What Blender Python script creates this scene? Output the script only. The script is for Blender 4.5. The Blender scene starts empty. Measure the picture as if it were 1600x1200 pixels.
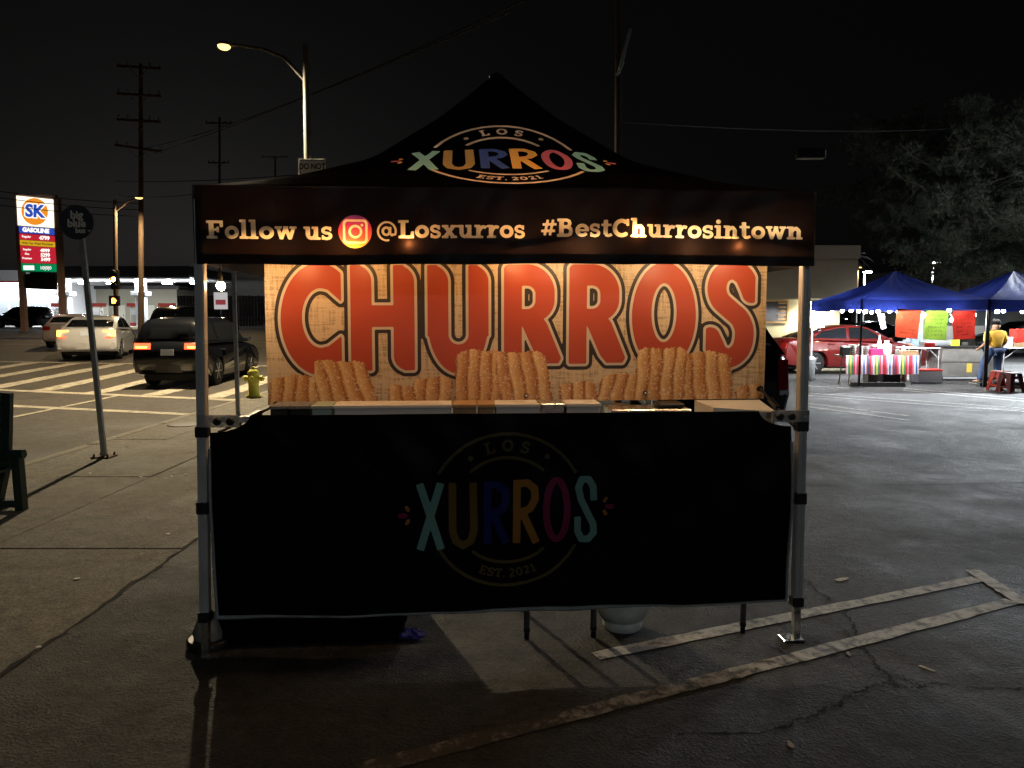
import bpy, bmesh, math, random
import numpy as np
from mathutils import Vector, Matrix, Euler
random.seed(7); np.random.seed(7)
R = math.radians
SC = bpy.context.scene
COL = SC.collection

# ------------------------------------------------------------------ camera, world, exposure
H_EYE, PITCH, FPX = 1.65, R(4.9), 1200.0
cam_d = bpy.data.cameras.new('camera'); cam = bpy.data.objects.new('camera', cam_d); COL.objects.link(cam)
cam.location = (0, 0, H_EYE); cam.rotation_euler = (R(90)-PITCH, 0, 0)
cam_d.sensor_width = 36; cam_d.lens = 36*FPX/1600; cam_d.clip_start = .05; cam_d.clip_end = 2000
SC.camera = cam
w = bpy.data.worlds.new('World'); SC.world = w; w.use_nodes = True
nt = w.node_tree; nt.nodes.clear()
sky = nt.nodes.new('ShaderNodeTexSky'); sky.sky_type = 'NISHITA'; sky.sun_disc = False
sky.sun_elevation = R(.4); sky.sun_rotation = R(338); sky.dust_density = 4
SKY_STRENGTH = .0027
hs = nt.nodes.new('ShaderNodeHueSaturation'); hs.inputs['Saturation'].default_value = .12
bg = nt.nodes.new('ShaderNodeBackground'); bg.inputs['Strength'].default_value = SKY_STRENGTH
ow = nt.nodes.new('ShaderNodeOutputWorld')
nt.links.new(sky.outputs[0], hs.inputs['Color']); nt.links.new(hs.outputs[0], bg.inputs['Color']); nt.links.new(bg.outputs[0], ow.inputs['Surface'])
SC.view_settings.view_transform = 'Standard'; SC.view_settings.look = 'None'
SC.view_settings.exposure = 0.0; SC.view_settings.gamma = 1.0; SC.view_settings.use_curve_mapping = False
SC.render.engine = 'CYCLES'
cy = SC.cycles
cy.use_denoising = True
try: cy.denoiser = 'OPENIMAGEDENOISE'
except Exception: pass
cy.sample_clamp_indirect = 2.0; cy.sample_clamp_direct = 0
cy.max_bounces = 6; cy.diffuse_bounces = 3; cy.glossy_bounces = 3; cy.transmission_bounces = 6; cy.transparent_max_bounces = 12
cy.use_light_tree = True; cy.caustics_reflective = False; cy.caustics_refractive = False

# ------------------------------------------------------------------ layout helpers
def ray(px, py):
    x, y = (px-800)/FPX, (600-py)/FPX
    c, s = math.cos(PITCH), math.sin(PITCH)
    return Vector((x, c+y*s, -s+y*c))
def at(px, py, Y):
    d = ray(px, py); return Vector((0, 0, H_EYE)) + d*(Y/d.y)
def gnd(px, py, z=0.0):
    d = ray(px, py); return Vector((0, 0, H_EYE)) + d*((z-H_EYE)/d.z)
def smooth(a, b, x):
    t = np.clip((x-a)/(b-a), 0, 1); return t*t*(3-2*t)
def street_z(y):
    return float(np.interp(y, [0, 19, 27.5, 47, 70, 400], [-.12, -.12, .16, .84, .86, .9]))

# ------------------------------------------------------------------ materials
MATS = {}
def mat(name, col=(.5, .5, .5), rough=.6, metal=0., var=.0, vscale=8., bump=0., bscale=60., emit=None, estr=0., trans=0., coat=0., spec=.5, col2=None, alpha=1., ior=1.45):
    if name in MATS: return MATS[name]
    m = bpy.data.materials.new(name); m.use_nodes = True; MATS[name] = m
    n = m.node_tree.nodes; l = m.node_tree.links
    p = n['Principled BSDF']
    p.inputs['Base Color'].default_value = (*col, 1); p.inputs['Roughness'].default_value = rough
    p.inputs['Metallic'].default_value = metal; p.inputs['Specular IOR Level'].default_value = spec
    p.inputs['Coat Weight'].default_value = coat; p.inputs['Transmission Weight'].default_value = trans
    p.inputs['IOR'].default_value = ior; p.inputs['Alpha'].default_value = alpha
    if emit:
        p.inputs['Emission Color'].default_value = (*emit, 1); p.inputs['Emission Strength'].default_value = estr
    if var or bump or col2:
        tc = n.new('ShaderNodeTexCoord')
    if var or col2:
        nz = n.new('ShaderNodeTexNoise'); nz.inputs['Scale'].default_value = vscale; nz.inputs['Detail'].default_value = 6; nz.inputs['Roughness'].default_value = .65
        l.new(tc.outputs['Object'], nz.inputs['Vector'])
        rp = n.new('ShaderNodeValToRGB')
        c2 = col2 or tuple(min(1, c*(1+var)) for c in col); c1 = col if col2 else tuple(c*(1-var) for c in col)
        rp.color_ramp.elements[0].position = .3; rp.color_ramp.elements[1].position = .7
        rp.color_ramp.elements[0].color = (*c1, 1); rp.color_ramp.elements[1].color = (*c2, 1)
        l.new(nz.outputs['Fac'], rp.inputs['Fac']); l.new(rp.outputs[0], p.inputs['Base Color'])
        mr = n.new('ShaderNodeMapRange'); mr.inputs['To Min'].default_value = max(.02, rough-.12); mr.inputs['To Max'].default_value = min(1, rough+.12)
        l.new(nz.outputs['Fac'], mr.inputs['Value']); l.new(mr.outputs[0], p.inputs['Roughness'])
    if bump:
        nb = n.new('ShaderNodeTexNoise'); nb.inputs['Scale'].default_value = bscale; nb.inputs['Detail'].default_value = 5
        l.new(tc.outputs['Object'], nb.inputs['Vector'])
        b = n.new('ShaderNodeBump'); b.inputs['Strength'].default_value = bump; b.inputs['Distance'].default_value = .01
        l.new(nb.outputs['Fac'], b.inputs['Height']); l.new(b.outputs[0], p.inputs['Normal'])
    return m
def emat(name, col, s):
    if name in MATS: return MATS[name]
    m = bpy.data.materials.new(name); m.use_nodes = True; MATS[name] = m
    n = m.node_tree.nodes; n.clear()
    e = n.new('ShaderNodeEmission'); e.inputs[0].default_value = (*col, 1); e.inputs[1].default_value = s
    o = n.new('ShaderNodeOutputMaterial'); m.node_tree.links.new(e.outputs[0], o.inputs[0])
    return m
def cloth(name, col, tcol, rough=.9, fold=0., spec=.25, gloss=.0):
    """woven fabric that lets some light through: diffuse + translucent + thin sheen"""
    if name in MATS: return MATS[name]
    m = bpy.data.materials.new(name); m.use_nodes = True; MATS[name] = m
    n = m.node_tree.nodes; l = m.node_tree.links; n.clear()
    o = n.new('ShaderNodeOutputMaterial')
    d = n.new('ShaderNodeBsdfDiffuse'); d.inputs[0].default_value = (*col, 1)
    t = n.new('ShaderNodeBsdfTranslucent'); t.inputs[0].default_value = (*tcol, 1)
    a = n.new('ShaderNodeAddShader'); l.new(d.outputs[0], a.inputs[0]); l.new(t.outputs[0], a.inputs[1])
    g = n.new('ShaderNodeBsdfGlossy'); g.inputs['Roughness'].default_value = .45
    mx = n.new('ShaderNodeMixShader'); mx.inputs[0].default_value = gloss
    tc = n.new('ShaderNodeTexCoord'); nz = n.new('ShaderNodeTexNoise'); nz.inputs['Scale'].default_value = 9; nz.inputs['Detail'].default_value = 4
    l.new(tc.outputs['Object'], nz.inputs['Vector'])
    b = n.new('ShaderNodeBump'); b.inputs['Strength'].default_value = .35; b.inputs['Distance'].default_value = .02
    l.new(nz.outputs['Fac'], b.inputs['Height'])
    for s in (d, t, g): l.new(b.outputs[0], s.inputs['Normal'])
    l.new(a.outputs[0], mx.inputs[1]); l.new(g.outputs[0], mx.inputs[2]); l.new(mx.outputs[0], o.inputs[0])
    return m
def rampmat(name, build, rough=.8, bump=0.):
    """material whose colour socket is made by build(nodes, links, texcoord) -> (color socket, height socket or None)"""
    if name in MATS: return MATS[name]
    m = bpy.data.materials.new(name); m.use_nodes = True; MATS[name] = m
    n = m.node_tree.nodes; l = m.node_tree.links; p = n['Principled BSDF']; p.inputs['Roughness'].default_value = rough
    tc = n.new('ShaderNodeTexCoord')
    c, h = build(n, l, tc)
    l.new(c, p.inputs['Base Color'])
    if h is not None:
        b = n.new('ShaderNodeBump'); b.inputs['Strength'].default_value = bump; b.inputs['Distance'].default_value = .01
        l.new(h, b.inputs['Height']); l.new(b.outputs[0], p.inputs['Normal'])
    return m

# ------------------------------------------------------------------ mesh helpers
class MB:
    def __init__(s): s.v = []; s.f = []; s.m = []; s.sm = []; s.cur = 0; s.T = Matrix()
    def mat(s, i): s.cur = i; return s
    def add(s, vs, fs, smooth=False):
        o = len(s.v)
        s.v += [tuple(s.T @ Vector(v)) for v in vs]
        s.f += [tuple(o+i for i in f) for f in fs]; s.m += [s.cur]*len(fs); s.sm += [smooth]*len(fs)
        return s
    def box(s, a, b, bev=0.):
        x0, y0, z0 = (min(a[i], b[i]) for i in range(3)); x1, y1, z1 = (max(a[i], b[i]) for i in range(3))
        if bev <= 0:
            vs = [(x0,y0,z0),(x1,y0,z0),(x1,y1,z0),(x0,y1,z0),(x0,y0,z1),(x1,y0,z1),(x1,y1,z1),(x0,y1,z1)]
            return s.add(vs, [(0,3,2,1),(4,5,6,7),(0,1,5,4),(1,2,6,5),(2,3,7,6),(3,0,4,7)])
        b = min(bev, (x1-x0)*.49, (y1-y0)*.49, (z1-z0)*.49)
        def ring(z, i): return [(x0+i,y0+b,z),(x0+b,y0+i,z),(x1-b,y0+i,z),(x1-i,y0+b,z),(x1-i,y1-b,z),(x1-b,y1-i,z),(x0+b,y1-i,z),(x0+i,y1-b,z)]
        rs = ring(z0,b)+ring(z0+b,0)+ring(z1-b,0)+ring(z1,b)
        fs = [tuple(range(7,-1,-1)), tuple(range(24,32))]
        for r in range(3):
            for i in range(8):
                j = (i+1)%8; fs.append((r*8+i, r*8+j, r*8+8+j, r*8+8+i))
        return s.add(rs, fs)
    def tube(s, pts, r, n=8, caps=True, smooth=True):
        pts = [Vector(p) for p in pts]; rr = r if isinstance(r, (list, tuple)) else [r]*len(pts)
        vs = []; up = None
        for i, p in enumerate(pts):
            t = (pts[min(i+1, len(pts)-1)]-pts[max(i-1, 0)]).normalized()
            if up is None:
                up = Vector((0,0,1)) if abs(t.z) < .9 else Vector((1,0,0))
            a = t.cross(up).normalized(); b = a.cross(t).normalized(); up = b
            for k in range(n):
                th = 2*math.pi*k/n; vs.append(p + (a*math.cos(th)+b*math.sin(th))*rr[i])
        fs = []
        for i in range(len(pts)-1):
            for k in range(n):
                j = (k+1)%n; fs.append((i*n+k, i*n+j, i*n+n+j, i*n+n+k))
        s.add(vs, fs, smooth)
        if caps:
            o = len(pts)-1
            s.add([vs[k] for k in range(n)], [tuple(range(n-1,-1,-1))]); s.add([vs[o*n+k] for k in range(n)], [tuple(range(n))])
        return s
    def lathe(s, prof, c=(0,0,0), n=16, smooth=True, axis='z'):
        vs = []
        for r, z in prof:
            for k in range(n):
                th = 2*math.pi*k/n; q = (r*math.cos(th), r*math.sin(th), z)
                if axis == 'y': q = (q[0], q[2], q[1])
                if axis == 'x': q = (q[2], q[0], q[1])
                vs.append((c[0]+q[0], c[1]+q[1], c[2]+q[2]))
        fs = [(i*n+k, i*n+(k+1)%n, i*n+n+(k+1)%n, i*n+n+k) for i in range(len(prof)-1) for k in range(n)]
        s.add(vs, fs, smooth)
        s.add(vs[:n], [tuple(range(n-1,-1,-1))]); s.add(vs[-n:], [tuple(range(n))])
        return s
    def prism(s, poly, y0, y1):          # polygon in xz, extruded along y
        n = len(poly); vs = [(p[0], y0, p[1]) for p in poly]+[(p[0], y1, p[1]) for p in poly]
        return s.add(vs, [tuple(range(n)), tuple(range(2*n-1, n-1, -1))]+[(i, n+i, n+(i+1)%n, (i+1)%n) for i in range(n)])
    def obb(s, a, b, w, h):               # beam from a to b with square section
        a, b = Vector(a), Vector(b); t = (b-a).normalized(); up = Vector((0,0,1)) if abs(t.z) < .9 else Vector((0,1,0))
        x = t.cross(up).normalized()*w/2; y = x.cross(t).normalized()*h/2
        vs = [a-x-y, a+x-y, a+x+y, a-x+y, b-x-y, b+x-y, b+x+y, b-x+y]
        return s.add(vs, [(0,3,2,1),(4,5,6,7),(0,1,5,4),(1,2,6,5),(2,3,7,6),(3,0,4,7)])
    def build(s, name, mats, parent=None):
        me = bpy.data.meshes.new(name); me.from_pydata(s.v, [], s.f)
        for m in (mats if isinstance(mats, (list, tuple)) else [mats]): me.materials.append(m)
        me.polygons.foreach_set('material_index', s.m); me.polygons.foreach_set('use_smooth', s.sm)
        bm = bmesh.new(); bm.from_mesh(me); bmesh.ops.recalc_face_normals(bm, faces=bm.faces); bm.to_mesh(me); bm.free()
        me.update()
        o = bpy.data.objects.new(name, me); COL.objects.link(o); o.parent = parent
        return o
def tag(o, label, cat=None, group=None):
    o['label'] = label
    if cat: o['category'] = cat
    if group: o['group'] = group
    return o
def thing(name, label, cat, loc=(0,0,0), rz=0., group=None):
    o = bpy.data.objects.new(name, None); COL.objects.link(o); o.empty_display_size = .1
    o.location = loc; o.rotation_euler = (0,0,rz)
    return tag(o, label, cat, group)
def struct(o, label=None):
    o['kind'] = 'structure'
    if label: o['label'] = label
    return o
def copy_tree(o, parent=None):
    c = o.copy(); COL.objects.link(c); c.parent = parent
    for ch in list(o.children): copy_tree(ch, c)
    return c
def mesh_obj(name, vs, fs, m, parent=None, smooth=False):
    me = bpy.data.meshes.new(name); me.from_pydata([tuple(v) for v in vs], [], fs)
    for q in (m if isinstance(m, (list, tuple)) else [m]): me.materials.append(q)
    if smooth: me.polygons.foreach_set('use_smooth', [True]*len(me.polygons))
    me.update(); o = bpy.data.objects.new(name, me); COL.objects.link(o); o.parent = parent
    return o
def sag(a, b, drop, n=12):
    a, b = Vector(a), Vector(b)
    return [a.lerp(b, i/n) - Vector((0,0,drop*4*(i/n)*(1-i/n))) for i in range(n+1)]
def light(name, kind, loc, energy, col, parent=None, size=.1, rot=(0,0,0), spot=None):
    d = bpy.data.lights.new(name, kind); d.energy = energy; d.color = col
    if kind == 'AREA': d.size = size
    else: d.shadow_soft_size = size
    if spot: d.spot_size = spot; d.spot_blend = .6
    o = bpy.data.objects.new(name, d); COL.objects.link(o); o.location = loc; o.rotation_euler = rot; o.parent = parent
    return o
def text_mesh(name, body, size, m, parent=None, loc=(0,0,0), rot=(R(90),0,0), bold=0., sx=1., align='CENTER', depth=.002):
    c = bpy.data.curves.new(name, 'FONT'); c.body = body; c.size = size; c.align_x = align; c.align_y = 'CENTER'
    c.offset = bold; c.extrude = depth; c.resolution_u = 3
    t = bpy.data.objects.new('tmp', c); COL.objects.link(t)
    dg = bpy.context.evaluated_depsgraph_get(); me = bpy.data.meshes.new_from_object(t.evaluated_get(dg))
    bpy.data.objects.remove(t); bpy.data.curves.remove(c)
    me.name = name; me.materials.clear(); me.materials.append(m)
    o = bpy.data.objects.new(name, me); COL.objects.link(o); o.location = loc; o.rotation_euler = rot; o.scale = (sx,1,1); o.parent = parent
    return o

# ------------------------------------------------------------------ signed-distance lettering (custom drawn glyphs)
def d_box(X, Y, cx, cy, hx, hy):
    qx, qy = np.abs(X-cx)-hx, np.abs(Y-cy)-hy
    return np.hypot(np.maximum(qx, 0), np.maximum(qy, 0))+np.minimum(np.maximum(qx, qy), 0)
def d_seg(X, Y, a, b, hw):
    dx, dy = b[0]-a[0], b[1]-a[1]; L = math.hypot(dx, dy) or 1e-6; ux, uy = dx/L, dy/L
    U = (X-a[0])*ux+(Y-a[1])*uy-L/2; V = -(X-a[0])*uy+(Y-a[1])*ux
    return d_box(U, V, 0, 0, L/2, hw)
def prim(X, Y, p):
    k = p[0]
    if k == 'B': return d_box(X, Y, (p[1]+p[3])/2, (p[2]+p[4])/2, abs(p[3]-p[1])/2, abs(p[4]-p[2])/2)
    if k == 'D': return np.hypot(X-p[1], Y-p[2])-p[3]
    if k in 'LR':
        pts, hw = p[1], p[2]/2; d = None
        for a, b in zip(pts[:-1], pts[1:]):
            q = d_seg(X, Y, a, b, hw); d = q if d is None else np.minimum(d, q)
        for c in (pts if k == 'R' else pts[1:-1]): d = np.minimum(d, np.hypot(X-c[0], Y-c[1])-hw)
        return d
    if k == 'E':
        _, cx, cy, rx, ry, wd, a0, a1 = p
        n = max(6, int(abs(a1-a0)/9)); pts = [(cx+rx*math.cos(R(a0+(a1-a0)*i/n)), cy+ry*math.sin(R(a0+(a1-a0)*i/n))) for i in range(n+1)]
        d = prim(X, Y, ('L', pts, wd))
        if abs(a1-a0) >= 359: d = np.minimum(d, np.hypot(X-pts[0][0], Y-pts[0][1])-wd/2)
        return d
    if k == 'Q':                     # filled ellipse
        return (np.hypot((X-p[1])/p[3], (Y-p[2])/p[4])-1)*min(p[3], p[4])
    if k == 'K':                     # box with its own radius at each corner: tl, tr, br, bl (picture rows grow downwards)
        x0, y0, x1, y1, tl, tr, br, bl = p[1:]
        cx, cy = (x0+x1)/2, (y0+y1)/2; dx, dy = X-cx, Y-cy
        r = np.where(dx < 0, np.where(dy < 0, tl, bl), np.where(dy < 0, tr, br))
        qx, qy = np.abs(dx)-(x1-x0)/2+r, np.abs(dy)-(y1-y0)/2+r
        return np.hypot(np.maximum(qx, 0), np.maximum(qy, 0))+np.minimum(np.maximum(qx, qy), 0)-r
    if k == 'P':                     # filled polygon
        pts = p[1]; n = len(pts); d2 = np.full(X.shape, 1e9); ins = np.zeros(X.shape, bool)
        for i in range(n):
            (ax, ay), (bx_, by_) = pts[i-1], pts[i]; ex, ey = bx_-ax, by_-ay; wx, wy = X-ax, Y-ay
            t = np.clip((wx*ex+wy*ey)/(ex*ex+ey*ey+1e-9), 0, 1); d2 = np.minimum(d2, (wx-ex*t)**2+(wy-ey*t)**2)
            ins ^= ((ay > Y) != (by_ > Y)) & (X < ex*(Y-ay)/(ey if abs(ey) > 1e-9 else 1e-9)+ax)
        return np.where(ins, -1, 1)*np.sqrt(d2)
    if k == 'M': return np.maximum(prim(X, Y, p[1]), -prim(X, Y, p[2]))
def B(*a): return ('B',)+a
def E(cx, cy, rx, ry, wd, a0=0, a1=360): return ('E', cx, cy, rx, ry, wd, a0, a1)
def L(wd, *pts): return ('L', list(pts), wd)
S_arc = lambda k: [(.38*k+.25*k*math.cos(R(a)), .71*k+.2*k*math.sin(R(a))) for a in range(25, 271, 18)]+[(.38*k+.27*k*math.cos(R(a)), .29*k+.21*k*math.sin(R(a))) for a in range(80, -156, -18)]
SLAB = {
 'F': (.86, [B(.12,0,.35,1), B(0,0,.52,.15), B(0,.85,.8,1), B(.64,.64,.8,1), B(.3,.43,.58,.57), B(.48,.35,.6,.66)]),
 'L': (.82, [B(.12,0,.35,1), B(0,0,.78,.15), B(0,.85,.52,1), B(.62,0,.78,.38)]),
 'B': (.9, [B(.1,0,.33,1), B(0,0,.4,.15), B(0,.85,.4,1), L(.17,(.3,.915),(.48,.915),(.6,.86),(.64,.74),(.6,.61),(.48,.55),(.3,.55)), L(.18,(.3,.55),(.52,.55),(.67,.45),(.7,.31),(.66,.15),(.52,.09),(.3,.09))]),
 'C': (.9, [E(.46,.5,.35,.4,.22,48,312), B(.68,.62,.82,1.0)]),
 'O': (.98, [E(.48,.5,.36,.4,.22)]),
 'S': (.78, [L(.19,*S_arc(1)), B(.55,.66,.68,.99), B(.06,.01,.19,.34)]),
 'E': (.84, [B(.12,0,.35,1), B(0,0,.8,.15), B(0,.85,.78,1), B(.64,.66,.78,1), B(.66,0,.8,.34), B(.3,.43,.58,.57), B(.48,.36,.6,.64)]),
 'T': (.86, [B(.3,0,.53,1), B(.17,0,.66,.15), B(0,.85,.83,1), B(0,.62,.15,1), B(.68,.62,.83,1)]),
 '.': (.3, [B(.03,0,.25,.22)]),
 '2': (.76, [L(.19,(.14,.68),(.2,.85),(.36,.91),(.52,.86),(.58,.72),(.5,.55),(.16,.12)), B(.04,0,.68,.16), B(.54,0,.68,.3)]),
 '0': (.8, [E(.38,.5,.27,.4,.2)]),
 '1': (.56, [B(.18,0,.4,1), B(.02,0,.56,.15), B(.02,.78,.3,.92)]),
 '#': (.82, [L(.13,(.2,.08),(.36,.94)), L(.13,(.46,.08),(.62,.94)), B(.03,.26,.72,.4), B(.1,.62,.79,.76)]),
 '@': (1.1, [E(.53,.4,.44,.5,.11,-28,250), E(.53,.4,.44,.5,.11,250,285), E(.5,.4,.17,.2,.13), L(.13,(.7,.64),(.68,.28),(.78,.18),(.9,.24))]),
 'o': (.74, [E(.36,.36,.25,.26,.2)]),
 'l': (.46, [B(.1,0,.32,1.06), B(0,0,.43,.14), B(0,.92,.3,1.06)]),
 'w': (1.06, [L(.17,(.15,.66),(.32,.04)), L(.17,(.32,.04),(.52,.66)), L(.17,(.52,.66),(.72,.04)), L(.17,(.72,.04),(.9,.66)), B(0,.6,.34,.73), B(.4,.6,.64,.73), B(.7,.6,1.04,.73), B(.24,0,.41,.1), B(.64,0,.8,.1)]),
 'u': (.84, [B(.1,.24,.31,.73), B(0,.6,.31,.73), E(.38,.26,.17,.17,.19,180,360), B(.49,0,.7,.73), B(.39,.6,.7,.73), B(.49,0,.82,.13)]),
 's': (.6, [L(.16,*S_arc(.73)), B(.41,.47,.51,.72), B(.04,.01,.14,.26)]),
 'x': (.78, [L(.2,(.14,.04),(.6,.69)), L(.2,(.14,.69),(.6,.04)), B(0,0,.33,.13), B(.43,0,.76,.13), B(0,.6,.33,.73), B(.43,.6,.76,.73)]),
 'r': (.64, [B(.1,0,.32,.73), B(0,0,.46,.13), B(0,.6,.32,.73), L(.18,(.26,.4),(.33,.56),(.46,.63),(.6,.58))]),
 'e': (.72, [E(.36,.36,.25,.27,.19,0,318), B(.15,.3,.7,.42), B(.55,.3,.7,.42)]),
 't': (.58, [B(.12,.14,.34,.94), B(0,.6,.52,.73), L(.16,(.23,.22),(.28,.1),(.4,.08),(.55,.15))]),
 'h': (.84, [B(.1,0,.32,1.06), B(0,.92,.32,1.06), B(0,0,.42,.13), L(.2,(.22,.4),(.32,.58),(.48,.62),(.59,.5),(.6,.1)), B(.49,0,.71,.5), B(.45,0,.82,.13)]),
 'n': (.84, [B(.1,0,.32,.73), B(0,.6,.32,.73), B(0,0,.42,.13), L(.2,(.22,.4),(.32,.58),(.48,.62),(.59,.5),(.6,.1)), B(.49,0,.71,.5), B(.45,0,.82,.13)]),
 'i': (.46, [B(.1,0,.32,.73), B(0,.6,.32,.73), B(0,0,.43,.13), ('D', .2, .93, .125)]),
 ' ': (.3, []),
}
def text_width(s, font=SLAB): return sum(font[c][0] for c in s)
def stamp(F, X, Y, prims, ox, oy, sc, rot=0., sx=1.):
    """min a glyph into field F; glyph unit -> sheet units, rotated about its origin"""
    c, s = math.cos(rot), math.sin(rot)
    x0, x1, y0, y1 = ox-1.8*sc, ox+1.8*sc, oy-1.8*sc, oy+1.8*sc
    iy = np.where((Y[:,0] >= y0) & (Y[:,0] <= y1))[0]; ix = np.where((X[0] >= x0) & (X[0] <= x1))[0]
    if not len(iy) or not len(ix): return
    sl = (slice(iy[0], iy[-1]+1), slice(ix[0], ix[-1]+1))
    U = ((X[sl]-ox)*c+(Y[sl]-oy)*s)/sc/sx; V = (-(X[sl]-ox)*s+(Y[sl]-oy)*c)/sc
    d = None
    for p in prims:
        q = prim(U, V, p); d = q if d is None else np.minimum(d, q)
    if d is not None: F[sl] = np.minimum(F[sl], d*sc)
def stamp_text(F, X, Y, s, x0, y0, cap, width=None):
    sx = 1. if width is None else width/(text_width(s)*cap)
    x = x0
    for ch in s:
        stamp(F, X, Y, SLAB[ch][1], x, y0, cap, 0., sx); x += SLAB[ch][0]*cap*sx
def stamp_arc(F, X, Y, s, cx, cy, r, cap, mid_deg, flip=False, space=1.12):
    tot = text_width(s)*cap*space; a = R(mid_deg)
    pos = -tot/2
    for ch in s:
        wd = SLAB[ch][0]*cap*space; p = pos+wd/2; pos += wd
        if not flip: th = a - p/r; rot = th-math.pi/2; ox, oy = cx+r*math.cos(th), cy+r*math.sin(th)
        else: th = a + p/r; rot = th+math.pi/2; ox, oy = cx+r*math.cos(th), cy+r*math.sin(th)
        g = SLAB[ch][0]*cap/2
        stamp(F, X, Y, SLAB[ch][1], ox-g*math.cos(rot)-(-math.sin(rot))*0, oy-g*math.sin(rot), cap, rot)
def region(Fd, xs, ys, fmap, name, m, parent=None, smooth=True, split=False):
    """mesh of the area where Fd < 0 on the grid xs, ys; fmap(u, v) -> 3D arrays"""
    ny, nx = Fd.shape
    Fd = np.where(np.abs(Fd) < 1e-7, 1e-7, Fd)
    ins = Fd < 0
    cnt = ins[:-1,:-1].astype(int)+ins[:-1,1:]+ins[1:,:-1]+ins[1:,1:]
    U = []; V = []; idx = {}; faces = []
    def gv(j, i):
        k = (j, i)
        if k not in idx: idx[k] = len(U); U.append(xs[i]); V.append(ys[j])
        return idx[k]
    def ev(j0, i0, j1, i1):
        k = (j0, i0, j1, i1) if (j0, i0) < (j1, i1) else (j1, i1, j0, i0)
        if k not in idx:
            a, b = Fd[k[0], k[1]], Fd[k[2], k[3]]; t = a/(a-b)
            idx[k] = len(U); U.append(xs[k[1]]+(xs[k[3]]-xs[k[1]])*t); V.append(ys[k[0]]+(ys[k[2]]-ys[k[0]])*t)
        return idx[k]
    for j, i in zip(*np.where(cnt > 0)):
        c = ((j,i),(j,i+1),(j+1,i+1),(j+1,i))
        if cnt[j,i] == 4: faces.append(tuple(gv(*q) for q in c)); continue
        poly = []
        for k in range(4):
            a, b = c[k], c[(k+1)%4]
            if ins[a]: poly.append(gv(*a))
            if ins[a] != ins[b]: poly.append(ev(*a, *b))
        if len(poly) > 2: faces.append(tuple(poly))
    P = np.stack(fmap(np.array(U), np.array(V)), 1) if U else np.zeros((0,3))
    groups = [faces]
    if split and faces:
        par = list(range(len(U)))
        def find(a):
            while par[a] != a: par[a] = par[par[a]]; a = par[a]
            return a
        for f in faces:
            r0 = find(f[0])
            for q in f[1:]: par[find(q)] = r0
        gd = {}
        for f in faces: gd.setdefault(find(f[0]), []).append(f)
        groups = [g for g in gd.values() if len(g) > 3]
    res = None
    for fs in groups:
        if len(groups) > 1:
            ids = sorted({q for f in fs for q in f}); rm = {q: k for k, q in enumerate(ids)}
            vs = P[ids].tolist(); fs = [tuple(rm[q] for q in f) for f in fs]
        else: vs = P.tolist()
        me = bpy.data.meshes.new(name); me.from_pydata(vs, [], fs); me.materials.append(m)
        if smooth and len(fs): me.polygons.foreach_set('use_smooth', [True]*len(me.polygons))
        me.update(); o = bpy.data.objects.new(name, me); COL.objects.link(o); o.parent = parent; res = res or o
    return res

# ================================================================== SETTING
def asphalt(name, c1, c2, rough=.72, scale=1., spec=.5, relief=.02):
    if name in MATS: return MATS[name]
    m = bpy.data.materials.new(name); m.use_nodes = True; MATS[name] = m
    n = m.node_tree.nodes; l = m.node_tree.links; p = n['Principled BSDF']; p.inputs['Specular IOR Level'].default_value = spec
    tc = n.new('ShaderNodeTexCoord')
    def noise(sc, det=6, ro=.6):
        z = n.new('ShaderNodeTexNoise'); z.inputs['Scale'].default_value = sc; z.inputs['Detail'].default_value = det; z.inputs['Roughness'].default_value = ro
        l.new(tc.outputs['Object'], z.inputs['Vector']); return z
    a = noise(.6*scale, 10, .78); b = noise(5*scale, 8, .78)
    vo = n.new('ShaderNodeTexVoronoi'); vo.inputs['Scale'].default_value = 55*scale; l.new(tc.outputs['Object'], vo.inputs['Vector'])
    mx = n.new('ShaderNodeMath'); mx.operation = 'MULTIPLY_ADD'; mx.inputs[1].default_value = .55; l.new(b.outputs['Fac'], mx.inputs[0]); 
    mh = n.new('ShaderNodeMath'); mh.operation = 'MULTIPLY'; mh.inputs[1].default_value = .6; l.new(a.outputs['Fac'], mh.inputs[0]); l.new(mh.outputs[0], mx.inputs[2])
    rp = n.new('ShaderNodeValToRGB'); e = rp.color_ramp.elements
    e[0].position = .48; e[0].color = (*c1, 1); e[1].position = .68; e[1].color = (*c2, 1)
    l.new(mx.outputs[0], rp.inputs['Fac'])
    ag = n.new('ShaderNodeMixRGB'); ag.blend_type = 'MULTIPLY'; ag.inputs[0].default_value = .55
    vr = n.new('ShaderNodeValToRGB'); vr.color_ramp.elements[0].color = (.2,.2,.2,1); vr.color_ramp.elements[1].color = (1.7,1.66,1.6,1)
    l.new(vo.outputs['Color'], vr.inputs['Fac']); l.new(rp.outputs[0], ag.inputs[1]); l.new(vr.outputs[0], ag.inputs[2]); l.new(ag.outputs[0], p.inputs['Base Color'])
    mr = n.new('ShaderNodeMapRange'); mr.inputs['From Min'].default_value = .3; mr.inputs['From Max'].default_value = .7; mr.inputs['To Min'].default_value = rough-.2; mr.inputs['To Max'].default_value = rough+.2
    l.new(a.outputs['Fac'], mr.inputs['Value']); l.new(mr.outputs[0], p.inputs['Roughness'])
    bp = n.new('ShaderNodeBump'); bp.inputs['Strength'].default_value = .9; bp.inputs['Distance'].default_value = relief
    ad = n.new('ShaderNodeMath'); ad.operation = 'MULTIPLY_ADD'; ad.inputs[1].default_value = .22; l.new(vo.outputs['Distance'], ad.inputs[0]); l.new(b.outputs['Fac'], ad.inputs[2])
    l.new(ad.outputs[0], bp.inputs['Height']); l.new(bp.outputs[0], p.inputs['Normal'])
    return m
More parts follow.
